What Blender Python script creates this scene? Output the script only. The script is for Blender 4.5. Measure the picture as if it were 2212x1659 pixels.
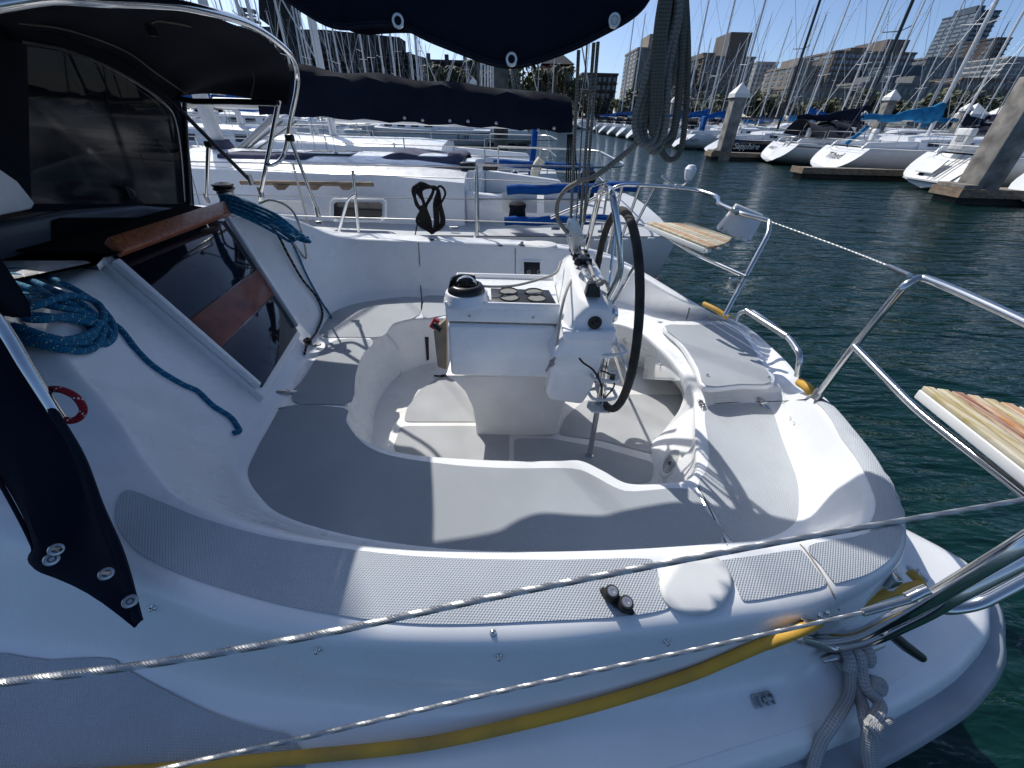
import bpy, bmesh, math, random
from mathutils import Vector, Matrix
from mathutils.bvhtree import BVHTree
from mathutils.geometry import delaunay_2d_cdt
random.seed(7)
for o in list(bpy.data.objects): bpy.data.objects.remove(o)
sc = bpy.context.scene
COL = sc.collection
# ------------------------------------------------------------------ camera, light
CAMZ, FPX, PITCH, ROLL = 2.05, 850.0, math.radians(34.3), math.radians(1.5)
cd = bpy.data.cameras.new("camera"); cam = bpy.data.objects.new("camera", cd); COL.objects.link(cam)
cd.sensor_width = 36; cd.lens = 36 * FPX / 2212; cd.clip_start = 0.02; cd.clip_end = 6000
cam.matrix_world = Matrix.Translation((0, 0, CAMZ)) @ Matrix.Rotation(math.pi / 2 - PITCH, 4, 'X') @ Matrix.Rotation(ROLL, 4, 'Z')
sc.camera = cam
SUN = Vector((-.52, .76, 1.0)).normalized()          # towards the sun
w = bpy.data.worlds.new("World"); sc.world = w; w.use_nodes = True
nt = w.node_tree; nt.nodes.clear()
sky = nt.nodes.new('ShaderNodeTexSky'); sky.sky_type = 'NISHITA'; sky.sun_disc = False
sky.sun_elevation = math.asin(SUN.z); sky.sun_rotation = math.atan2(SUN.x, SUN.y)
sky.air_density = .5; sky.dust_density = 1.4; sky.ozone_density = 2.5; sky.altitude = 0
bg = nt.nodes.new('ShaderNodeBackground'); bg.inputs[1].default_value = 0.096
wo = nt.nodes.new('ShaderNodeOutputWorld'); tn = nt.nodes.new('ShaderNodeMixRGB'); tn.blend_type = 'MULTIPLY'; tn.inputs[0].default_value = 1; tn.inputs[2].default_value = (.90, 1.0, 1.06, 1)   # white balance of the photograph
nt.links.new(sky.outputs[0], tn.inputs[1]); nt.links.new(tn.outputs[0], bg.inputs[0]); nt.links.new(bg.outputs[0], wo.inputs[0])
ld = bpy.data.lights.new("sun", 'SUN'); ld.energy = 2.65; ld.angle = math.radians(.53); ld.color = (1, .965, .91)
lo = bpy.data.objects.new("sun", ld); COL.objects.link(lo); lo.rotation_euler = SUN.to_track_quat('Z', 'Y').to_euler(); lo.location = (0, 0, 30)
sc.view_settings.view_transform = 'Standard'; sc.view_settings.look = 'None'; sc.view_settings.gamma = 1
sc.view_settings.use_curve_mapping = False; sc.view_settings.exposure = 0.67
sc.cycles.max_bounces = 6; sc.cycles.transparent_max_bounces = 12; sc.cycles.use_denoising = True
sc.cycles.caustics_reflective = False; sc.cycles.caustics_refractive = False; sc.cycles.sample_clamp_indirect = 4
# ------------------------------------------------------------------ survey helpers (a point of the photo on a known plane)
def ray(u, v):
    x = (u - 1106) / FPX; y = (829.5 - v) / FPX
    xr = x * math.cos(ROLL) - y * math.sin(ROLL); yr = x * math.sin(ROLL) + y * math.cos(ROLL)
    cp, sp = math.cos(PITCH), math.sin(PITCH)
    return Vector((xr, cp + yr * sp, -sp + yr * cp))
C0 = Vector((0, 0, CAMZ))
def PZ(u, v, z): d = ray(u, v); return C0 + d * ((z - CAMZ) / d.z)
def PY(u, v, y): d = ray(u, v); return C0 + d * (y / d.y)
def PX(u, v, x): d = ray(u, v); return C0 + d * (x / d.x)
# ------------------------------------------------------------------ materials
MATS = {}
def mat(name, col, rough=.5, metal=0., spec=.5, coat=0., var=0., vscale=6., bump=0., bscale=60., btype='noise', trans=0., alpha=1., sheen=0., stretch=None, ior=1.45, col2=None, vdetail=4.):
    m = bpy.data.materials.new(name); m.use_nodes = True; n = m.node_tree; L = n.links
    b = n.nodes['Principled BSDF']
    b.inputs['Base Color'].default_value = (*col, 1); b.inputs['Roughness'].default_value = rough
    b.inputs['Metallic'].default_value = metal; b.inputs['Specular IOR Level'].default_value = spec
    b.inputs['Coat Weight'].default_value = coat; b.inputs['Coat Roughness'].default_value = .08
    b.inputs['IOR'].default_value = ior
    if name.startswith('gelcoat'):
        nr_ = n.nodes.new('ShaderNodeTexNoise'); nr_.inputs['Scale'].default_value = 9; nr_.inputs['Detail'].default_value = 8; tcr = n.nodes.new('ShaderNodeTexCoord'); L.new(tcr.outputs['Object'], nr_.inputs['Vector'])
        mr0 = n.nodes.new('ShaderNodeMapRange'); mr0.inputs[1].default_value = .35; mr0.inputs[2].default_value = .7; mr0.inputs[3].default_value = rough - .08; mr0.inputs[4].default_value = rough + .2; L.new(nr_.outputs[0], mr0.inputs[0]); L.new(mr0.outputs[0], b.inputs['Roughness'])
    if trans: b.inputs['Transmission Weight'].default_value = trans
    if alpha < 1: b.inputs['Alpha'].default_value = alpha
    if sheen: b.inputs['Sheen Weight'].default_value = sheen; b.inputs['Sheen Roughness'].default_value = .4
    tc = n.nodes.new('ShaderNodeTexCoord'); mp = n.nodes.new('ShaderNodeMapping')
    L.new(tc.outputs['Object'], mp.inputs[0])
    if stretch: mp.inputs['Scale'].default_value = stretch
    if var or col2:
        t = n.nodes.new('ShaderNodeTexNoise'); t.inputs['Scale'].default_value = vscale; t.inputs['Detail'].default_value = vdetail
        L.new(mp.outputs[0], t.inputs['Vector'])
        r = n.nodes.new('ShaderNodeValToRGB'); c2 = col2 or tuple(c * (1 - var) for c in col)
        r.color_ramp.elements[0].color = (*c2, 1); r.color_ramp.elements[1].color = (*col, 1)
        r.color_ramp.elements[0].position = .35; r.color_ramp.elements[1].position = .62
        L.new(t.outputs[0], r.inputs[0]); L.new(r.outputs[0], b.inputs['Base Color'])
    if bump:
        bn = n.nodes.new('ShaderNodeBump'); bn.inputs['Strength'].default_value = min(1, bump); bn.inputs['Distance'].default_value = .002
        if btype == 'noise':
            t2 = n.nodes.new('ShaderNodeTexNoise'); t2.inputs['Scale'].default_value = bscale; t2.inputs['Detail'].default_value = 5
            L.new(mp.outputs[0], t2.inputs['Vector']); h = t2.outputs[0]
        elif btype == 'diamond':      # two crossed wave gratings
            hs = []
            for ang in (35, -35):
                m2 = n.nodes.new('ShaderNodeMapping'); m2.inputs['Rotation'].default_value = (0, 0, math.radians(ang))
                L.new(tc.outputs['Object'], m2.inputs[0])
                wv = n.nodes.new('ShaderNodeTexWave'); wv.inputs['Scale'].default_value = bscale; wv.bands_direction = 'X'
                L.new(m2.outputs[0], wv.inputs[0]); hs.append(wv.outputs['Fac'])
            mm = n.nodes.new('ShaderNodeMath'); mm.operation = 'MINIMUM'; L.new(hs[0], mm.inputs[0]); L.new(hs[1], mm.inputs[1]); h = mm.outputs[0]
            rr = b.inputs['Base Color'].links
            mx = n.nodes.new('ShaderNodeMixRGB'); mx.blend_type = 'MULTIPLY'; mx.inputs[2].default_value = (.86, .865, .88, 1)
            if rr: L.new(rr[0].from_socket, mx.inputs[1])
            else: mx.inputs[1].default_value = (*col, 1)
            iv = n.nodes.new('ShaderNodeMath'); iv.operation = 'SUBTRACT'; iv.inputs[0].default_value = 1; L.new(h, iv.inputs[1])
            L.new(iv.outputs[0], mx.inputs[0]); L.new(mx.outputs[0], b.inputs['Base Color'])
        elif btype == 'weave':
            hs = []
            for ax in ('X', 'Y', 'Z'):
                wv = n.nodes.new('ShaderNodeTexWave'); wv.inputs['Scale'].default_value = bscale; wv.bands_direction = ax
                L.new(tc.outputs['Object'], wv.inputs[0]); hs.append(wv.outputs['Fac'])
            a1 = n.nodes.new('ShaderNodeMath'); L.new(hs[0], a1.inputs[0]); L.new(hs[1], a1.inputs[1])
            a2 = n.nodes.new('ShaderNodeMath'); L.new(a1.outputs[0], a2.inputs[0]); L.new(hs[2], a2.inputs[1]); h = a2.outputs[0]
        L.new(h, bn.inputs['Height']); L.new(bn.outputs[0], b.inputs['Normal'])
    MATS[name] = m; return m
def rope_mat(name, c1, c2, pitch=60., fleck=None):
    """braided rope: uv.x runs round the rope, uv.y along it in metres"""
    m = bpy.data.materials.new(name); m.use_nodes = True; n = m.node_tree; L = n.links; b = n.nodes['Principled BSDF']
    b.inputs['Roughness'].default_value = .75; b.inputs['Specular IOR Level'].default_value = .3
    uv = n.nodes.new('ShaderNodeUVMap'); sp = n.nodes.new('ShaderNodeSeparateXYZ'); L.new(uv.outputs[0], sp.inputs[0])
    outs = []
    for sgn in (1, -1):
        a = n.nodes.new('ShaderNodeMath'); a.operation = 'MULTIPLY'; a.inputs[1].default_value = sgn * 12 * math.pi; L.new(sp.outputs[0], a.inputs[0])
        bb = n.nodes.new('ShaderNodeMath'); bb.operation = 'MULTIPLY_ADD'; bb.inputs[1].default_value = pitch * 2 * math.pi; L.new(sp.outputs[1], bb.inputs[0]); L.new(a.outputs[0], bb.inputs[2])
        s = n.nodes.new('ShaderNodeMath'); s.operation = 'SINE'; L.new(bb.outputs[0], s.inputs[0]); outs.append(s.outputs[0])
    mm = n.nodes.new('ShaderNodeMath'); mm.operation = 'MULTIPLY'; L.new(outs[0], mm.inputs[0]); L.new(outs[1], mm.inputs[1])
    mr = n.nodes.new('ShaderNodeMapRange'); mr.inputs[1].default_value = -1; L.new(mm.outputs[0], mr.inputs[0])
    mx = n.nodes.new('ShaderNodeMixRGB'); mx.inputs[1].default_value = (*c2, 1); mx.inputs[2].default_value = (*c1, 1); L.new(mr.outputs[0], mx.inputs[0])
    out = mx.outputs[0]
    if fleck:
        a = n.nodes.new('ShaderNodeMath'); a.operation = 'MULTIPLY'; a.inputs[1].default_value = 2 * math.pi; L.new(sp.outputs[0], a.inputs[0])
        bb = n.nodes.new('ShaderNodeMath'); bb.operation = 'MULTIPLY_ADD'; bb.inputs[1].default_value = 28 * 2 * math.pi; L.new(sp.outputs[1], bb.inputs[0]); L.new(a.outputs[0], bb.inputs[2])
        s = n.nodes.new('ShaderNodeMath'); s.operation = 'SINE'; L.new(bb.outputs[0], s.inputs[0])
        g = n.nodes.new('ShaderNodeMath'); g.operation = 'GREATER_THAN'; g.inputs[1].default_value = .93; L.new(s.outputs[0], g.inputs[0])
        g3 = n.nodes.new('ShaderNodeMath'); g3.operation = 'GREATER_THAN'; g3.inputs[1].default_value = .1; L.new(outs[1], g3.inputs[0])
        g2 = n.nodes.new('ShaderNodeMath'); g2.operation = 'MULTIPLY'; L.new(g3.outputs[0], g2.inputs[1]); L.new(g.outputs[0], g2.inputs[0])
        m2 = n.nodes.new('ShaderNodeMixRGB'); L.new(g2.outputs[0], m2.inputs[0]); L.new(out, m2.inputs[1]); m2.inputs[2].default_value = (*fleck, 1); out = m2.outputs[0]
    L.new(out, b.inputs['Base Color'])
    bn = n.nodes.new('ShaderNodeBump'); bn.inputs['Strength'].default_value = .8; bn.inputs['Distance'].default_value = .002
    L.new(mr.outputs[0], bn.inputs['Height']); L.new(bn.outputs[0], b.inputs['Normal'])
    MATS[name] = m; return m
gel = mat('gelcoat', (.84, .85, .86), .28, coat=.35, col2=(.80, .81, .81), vscale=5, vdetail=10, bump=.03, bscale=500)
gel_well = mat('gelcoat_cockpit', (.78, .775, .76), .34, coat=.2, var=.07, vscale=4, col2=(.69, .68, .64))
skid = mat('nonskid', (.56, .59, .615), .62, spec=.3, var=.10, vscale=5, bump=.8, bscale=56, btype='diamond')
skid_fine = mat('nonskid_fine', (.55, .585, .61), .6, spec=.3, var=.14, vscale=2.5, bump=.9, bscale=75, btype='diamond')
skid_floor = mat('nonskid_floor', (.54, .55, .555), .6, spec=.3, var=.14, vscale=4, bump=.6, bscale=75, btype='diamond')
steel = mat('stainless', (.62, .62, .61), .13, metal=1)
steel_dull = mat('stainless_dull', (.5, .5, .49), .3, metal=1, var=.25, vscale=40)
alu = mat('aluminium', (.55, .56, .57), .35, metal=.9)
wire_m = mat('wire', (.46, .46, .45), .42, metal=.9)
navy = mat('navy_canvas', (.009, .013, .028), .9, spec=.15, sheen=.06, bump=.5, bscale=260, btype='weave', var=.3, vscale=3)
navy_in = mat('navy_canvas_inside', (.018, .021, .030), .95, spec=.1, bump=.4, bscale=260, btype='weave', var=.2, vscale=4)
trim = mat('canvas_trim', (.006, .008, .014), .8, spec=.2)
vinyl = mat('clear_vinyl', (.006, .008, .012), .10, spec=.45, bump=.35, bscale=5, alpha=.992)
smoke = mat('smoked_acrylic', (.006, .008, .014), .05, spec=.6, coat=.5, bump=.02, bscale=6)
blackp = mat('black_plastic', (.012, .012, .013), .35)
blackr = mat('black_rubber', (.016, .016, .017), .7)
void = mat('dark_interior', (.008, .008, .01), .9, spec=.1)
leather = mat('wheel_leather', (.040, .036, .030), .85, bump=.7, bscale=260, var=.35, vscale=18, col2=(.018, .017, .016))
teak = mat('teak', (.36, .12, .045), .35, coat=.3, var=.45, vscale=9, stretch=(1, 9, 9), bump=.1, bscale=80, col2=(.19, .052, .02))
teak_s = mat('teak_strip', (.22, .062, .03), .35, coat=.2, var=.4, vscale=11, bump=.1, bscale=60, col2=(.13, .032, .016))
whitep = mat('white_plastic', (.74, .74, .72), .4, var=.05, vscale=12)
cream = mat('cream', (.62, .58, .46), .5, var=.12, vscale=5)
tan_m = mat('tan_pouch', (.30, .25, .18), .8, var=.2, vscale=20)
red_m = mat('red_plastic', (.30, .01, .015), .4)
yell = mat('yellow_hose', (.66, .37, .04), .6, var=.3, vscale=7, col2=(.42, .25, .05), bump=.15, bscale=40)
seam = mat('seam_shadow_gap', (.03, .03, .032), .9)
grout = mat('grimy_caulk', (.35, .31, .25), .8, var=.4, vscale=30)
rope_teal = rope_mat('rope_teal', (.008, .19, .36), (.002, .07, .16), 70, fleck=(.30, .45, .35))
rope_wht = rope_mat('rope_white', (.55, .53, .48), (.28, .27, .24), 90, fleck=None)
rope_gry = rope_mat('rope_grey', (.30, .29, .26), (.10, .10, .09), 45)
rope_dk = rope_mat('rope_olive', (.17, .165, .135), (.055, .055, .047), 60)
rope_blk = rope_mat('rope_black', (.012, .010, .010), (.004, .004, .004), 80)
rope_bf = rope_mat('rope_black_fleck', (.010, .010, .010), (.004, .004, .004), 80, fleck=(.6, .6, .55))
rope_red = rope_mat('rope_red', (.33, .01, .02), (.10, .004, .01), 70, fleck=(.6, .6, .6))
rope_dock = rope_mat('rope_dock', (.50, .50, .50), (.26, .26, .27), 75)
hullw = mat('hull_white', (.70, .71, .72), .3, coat=.3, var=.10, vscale=1.5, stretch=(1, 1, .3), col2=(.60, .61, .61))
hullg = mat('hull_grey', (.36, .38, .40), .3, coat=.3, var=.1, vscale=2)
hulln = mat('hull_navy', (.012, .014, .03), .2, coat=.5)
deckc = mat('deck_cream', (.60, .59, .54), .5, var=.12, vscale=3)
deckg = mat('deck_pale_grey', (.52, .54, .56), .5, var=.12, vscale=3)
bluec = mat('blue_canvas', (.008, .10, .36), .8, spec=.2, var=.4, vscale=4, bump=.4, bscale=14)
bluel = mat('light_blue_canvas', (.02, .20, .42), .8, spec=.2, var=.4, vscale=4, bump=.4, bscale=14)
bluet = mat('blue_tube_cover', (.006, .075, .30), .85, spec=.2, bump=.5, bscale=40, var=.3, vscale=12)
slatec = mat('slate_canvas', (.10, .10, .15), .9, spec=.15, var=.3, vscale=6, bump=.3, bscale=30)
mastw = mat('mast_white', (.66, .66, .65), .35, var=.08, vscale=3)
mastg = mat('mast_grey', (.40, .41, .42), .4, metal=.4)
mastb = mat('mast_black', (.010, .010, .012), .3)
woodd = mat('weathered_wood', (.30, .22, .15), .8, var=.5, vscale=5, bump=.4, bscale=30, stretch=(1, 1, 4))
dockm = mat('dock_timber', (.26, .235, .20), .85, var=.4, vscale=4, bump=.4, bscale=12)
dockd = mat('dock_float', (.04, .035, .03), .8, var=.4, vscale=6)
# ------------------------------------------------------------------ object helpers
WL = {}
def _props(o, label=None, cat=None, group=None, kind=None):
    if label: o['label'] = label
    if cat: o['category'] = cat
    if group: o['group'] = group
    if kind: o['kind'] = kind
    return o
def thing(name, label, cat, loc=(0, 0, 0), group=None, rz=0):
    o = bpy.data.objects.new(name, None); o.empty_display_size = .2; COL.objects.link(o); o.location = loc; o.rotation_euler = (0, 0, rz)
    WL[o] = Vector(loc); return _props(o, label, cat, group)
class MB:
    def __init__(s): s.v = []; s.f = []; s.uv = {}; s.sm = []
    def add(s, vs, fs, smooth=True, uvs=None):
        k = len(s.v); s.v += [Vector(p) for p in vs]
        for i, f in enumerate(fs):
            s.f.append(tuple(k + j for j in f)); s.sm.append(smooth)
            if uvs: s.uv[len(s.f) - 1] = uvs[i]
        return s
    def box(s, c, size, M=None, taper=1.0):
        c = Vector(c); a, b, d = (x / 2 for x in size); t = taper
        vs = [(-a, -b, -d), (a, -b, -d), (a, b, -d), (-a, b, -d), (-a * t, -b * t, d), (a * t, -b * t, d), (a * t, b * t, d), (-a * t, b * t, d)]
        vs = [(M @ Vector(p) if M is not None else Vector(p)) + c for p in vs]
        return s.add(vs, [(3, 2, 1, 0), (4, 5, 6, 7), (0, 1, 5, 4), (1, 2, 6, 5), (2, 3, 7, 6), (3, 0, 4, 7)], False)
    def prism(s, pts, off, smooth=False):
        """closed polygon pts extruded by vector off"""
        n = len(pts); off = Vector(off); vs = [Vector(p) for p in pts] + [Vector(p) + off for p in pts]
        fs = [tuple(range(n))[::-1], tuple(range(n, 2 * n))] + [(i, (i + 1) % n, n + (i + 1) % n, n + i) for i in range(n)]
        return s.add(vs, fs, smooth)
    def tube(s, pts, r, n=8, closed=False, cap=True, v0=0.):
        pts = [Vector(p) for p in pts]; N = len(pts)
        rs = r if isinstance(r, (list, tuple)) else [r] * N
        vs = []; t0 = (pts[1] - pts[0]).normalized()
        up = Vector((0, 0, 1)) if abs(t0.z) < .9 else Vector((0, 1, 0))
        nr = (up - t0 * up.dot(t0)).normalized(); L = [v0]
        for i in range(N):
            if closed: t = pts[(i + 1) % N] - pts[i - 1]
            else: t = pts[min(i + 1, N - 1)] - pts[max(i - 1, 0)]
            t = t.normalized() if t.length > 1e-9 else t0
            nr = nr - t * nr.dot(t); nr = nr.normalized() if nr.length > 1e-6 else t.orthogonal().normalized()
            bn = t.cross(nr); t0 = t
            if i: L.append(L[-1] + (pts[i] - pts[i - 1]).length)
            for k in range(n):
                a = 2 * math.pi * k / n; vs.append(pts[i] + (nr * math.cos(a) + bn * math.sin(a)) * rs[i])
        fs = []; uv = []
        for i in range(N if closed else N - 1):
            j = (i + 1) % N; l1 = L[i]; l2 = L[j] if j else L[-1] + (pts[0] - pts[-1]).length
            for k in range(n):
                q = (k + 1) % n; fs.append((i * n + k, i * n + q, j * n + q, j * n + k))
                uv.append([(k / n, l1), ((k + 1) / n, l1), ((k + 1) / n, l2), (k / n, l2)])
        if cap and not closed:
            fs += [tuple(range(n))[::-1], tuple(range((N - 1) * n, N * n))]; uv += [[(0, 0)] * n, [(0, 0)] * n]
        return s.add(vs, fs, True, uv)
    def lathe(s, prof, c=(0, 0, 0), n=24, M=None, a0=0, a1=2 * math.pi):
        c = Vector(c); vs = []; full = abs(a1 - a0 - 2 * math.pi) < 1e-6; m = n if full else n + 1
        for r, z in prof:
            for k in range(m):
                a = a0 + (a1 - a0) * k / n; p = Vector((r * math.cos(a), r * math.sin(a), z)); vs.append((M @ p if M is not None else p) + c)
        fs = []
        for i in range(len(prof) - 1):
            for k in range(n):
                q = (k + 1) % m; fs.append((i * m + k, i * m + q, (i + 1) * m + q, (i + 1) * m + k))
        return s.add(vs, fs)
    def grid(s, P, closed_u=False, closed_v=False, smooth=True):
        nu, nv = len(P), len(P[0]); vs = [p for r in P for p in r]; fs = []
        for i in range(nu if closed_u else nu - 1):
            for j in range(nv if closed_v else nv - 1):
                a, b = (i + 1) % nu, (j + 1) % nv; fs.append((i * nv + j, a * nv + j, a * nv + b, i * nv + b))
        return s.add(vs, fs, smooth)
    def merge(s, o, M=None):
        k = len(s.v); s.v += [(M @ p if M is not None else p.copy()) for p in o.v]
        for i, f in enumerate(o.f):
            s.f.append(tuple(k + j for j in f)); s.sm.append(o.sm[i])
            if i in o.uv: s.uv[len(s.f) - 1] = o.uv[i]
        return s
    def mesh(s, name, m, shift=Vector(), ang=38):
        me = bpy.data.meshes.new(name); me.from_pydata([tuple(p - shift) for p in s.v], [], s.f)
        me.polygons.foreach_set('use_smooth', s.sm)
        if s.uv:
            u = me.uv_layers.new(name='UVMap')
            for i, pol in enumerate(me.polygons):
                if i in s.uv:
                    for j, li in enumerate(pol.loop_indices): u.data[li].uv = s.uv[i][j]
        me.materials.append(m); me.update()
        if any(s.sm): me.set_sharp_from_angle(angle=math.radians(ang))
        return me
def part(name, mb, m, parent=None, label=None, bevel=0, bseg=2, ang=38, subsurf=0, solid=0):
    sh = WL[parent] if parent is not None else Vector()
    o = bpy.data.objects.new(name, mb.mesh(name, m, sh, ang)); COL.objects.link(o)
    if parent is not None: o.parent = parent
    WL[o] = sh
    if label: o['label'] = label
    if solid: md = o.modifiers.new('solid', 'SOLIDIFY'); md.thickness = solid; md.offset = 0
    if bevel: md = o.modifiers.new('bevel', 'BEVEL'); md.width = bevel; md.segments = bseg; md.limit_method = 'ANGLE'; md.angle_limit = math.radians(35); o.data.polygons.foreach_set('use_smooth', [True] * len(o.data.polygons)); md.harden_normals = False
    if subsurf: md = o.modifiers.new('sub', 'SUBSURF'); md.levels = md.render_levels = subsurf
    return o
def solo(name, mb, m, label, cat, group=None, kind=None, loc=None, **k):
    """a thing that is one mesh; its origin is moved to its base"""
    if loc is None:
        xs = [p.x for p in mb.v]; ys = [p.y for p in mb.v]; loc = Vector(((min(xs) + max(xs)) / 2, (min(ys) + max(ys)) / 2, min(p.z for p in mb.v)))
    loc = Vector(loc); o = bpy.data.objects.new(name, mb.mesh(name, m, loc, k.get('ang', 38))); COL.objects.link(o); o.location = loc; WL[o] = loc
    if k.get('solid'): md = o.modifiers.new('solid', 'SOLIDIFY'); md.thickness = k['solid']; md.offset = 0
    if k.get('bevel'): md = o.modifiers.new('bevel', 'BEVEL'); md.width = k['bevel']; md.segments = 2; md.limit_method = 'ANGLE'
    return _props(o, label, cat, group, kind)
def dup(root, loc, rz=0, label=None, group=None, sc_=None):
    r = root.copy(); COL.objects.link(r); r.location = loc; r.rotation_euler = (0, 0, rz)
    if sc_: r.scale = sc_
    if label: r['label'] = label
    if group: r['group'] = group
    for ch in list(root.children):
        c = ch.copy(); COL.objects.link(c); c.parent = r
        for g in list(ch.children):
            d = g.copy(); COL.objects.link(d); d.parent = c
    return r
def cr(pts, n=8, closed=False):
    """Catmull-Rom through pts (any dimension Vector)"""
    P = [Vector(p) for p in pts]; N = len(P); out = []
    for i in range(N if closed else N - 1):
        a = P[(i - 1) % N] if (closed or i > 0) else P[0] * 2 - P[1]; b = P[i]; c = P[(i + 1) % N]
        d = P[(i + 2) % N] if (closed or i + 2 < N) else P[-1] * 2 - P[-2]
        for k in range(n):
            t = k / n; out.append(.5 * ((2 * b) + (c - a) * t + (2 * a - 5 * b + 4 * c - d) * t * t + (3 * b - a - 3 * c + d) * t ** 3))
    if not closed: out.append(P[-1].copy())
    return out
def fil(pts, r, seg=5):
    """polyline with rounded corners"""
    P = [Vector(p) for p in pts]; out = [P[0]]
    for i in range(1, len(P) - 1):
        a, b, c = P[i - 1], P[i], P[i + 1]; rr = min(r, (a - b).length * .45, (c - b).length * .45)
        p, q = b + (a - b).normalized() * rr, b + (c - b).normalized() * rr
        for k in range(seg + 1): t = k / seg; out.append(p * (1 - t) ** 2 + b * 2 * t * (1 - t) + q * t * t)
    out.append(P[-1]); return out
def bolt(c, r=.008, h=.004, nrm=(0, 0, 1)):
    M = Vector(nrm).to_track_quat('Z', 'Y').to_matrix()
    return MB().lathe([(0, h), (r * .6, h * .9), (r, h * .3), (r, -.002)], c, 12, M)
# ================================================================== SETTING: water
def water():
    m = bpy.data.materials.new('sea_water'); m.use_nodes = True; n = m.node_tree; L = n.links; b = n.nodes['Principled BSDF']
    b.inputs['Base Color'].default_value = (.003, .022, .020, 1); b.inputs['Roughness'].default_value = .06; b.inputs['IOR'].default_value = 1.333
    b.inputs['Specular IOR Level'].default_value = .5
    tc = n.nodes.new('ShaderNodeTexCoord'); prev = None
    for sc3, rot, st, dist, det in (((.55, 1.5, 1), -14, 1.0, .22, 2), ((1.6, 6.5, 1), -18, 1., .075, 3), ((6, 14, 1), 12, 1., .02, 3)):
        mp = n.nodes.new('ShaderNodeMapping'); mp.inputs['Scale'].default_value = sc3; mp.inputs['Rotation'].default_value = (0, 0, math.radians(rot)); L.new(tc.outputs['Object'], mp.inputs[0])
        t = n.nodes.new('ShaderNodeTexNoise'); t.inputs['Scale'].default_value = 1; t.inputs['Detail'].default_value = det; t.inputs['Distortion'].default_value = .4; L.new(mp.outputs[0], t.inputs['Vector'])
        bn = n.nodes.new('ShaderNodeBump'); bn.inputs['Strength'].default_value = st; bn.inputs['Distance'].default_value = dist; L.new(t.outputs[0], bn.inputs['Height'])
        if prev: L.new(prev, bn.inputs['Normal'])
        prev = bn.outputs[0]
    L.new(prev, b.inputs['Normal'])
    mb = MB().add([(-2500, -300, 0), (2500, -300, 0), (2500, 3500, 0), (-2500, 3500, 0)], [(0, 1, 2, 3)], False)
    solo('water', mb, m, None, None, kind='structure', loc=(0, 0, 0))
water()
# ================================================================== OWN BOAT
BOAT = thing('sailboat', 'white yacht in the foreground with open cockpit, grey nonskid seats and a steering wheel', 'sailboat', (0, 1.8, .0))
SE, FL, CO, DK = .87, .52, 1.18, .93
S3 = lambda x, y, z: Vector((x, y, z))
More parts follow.
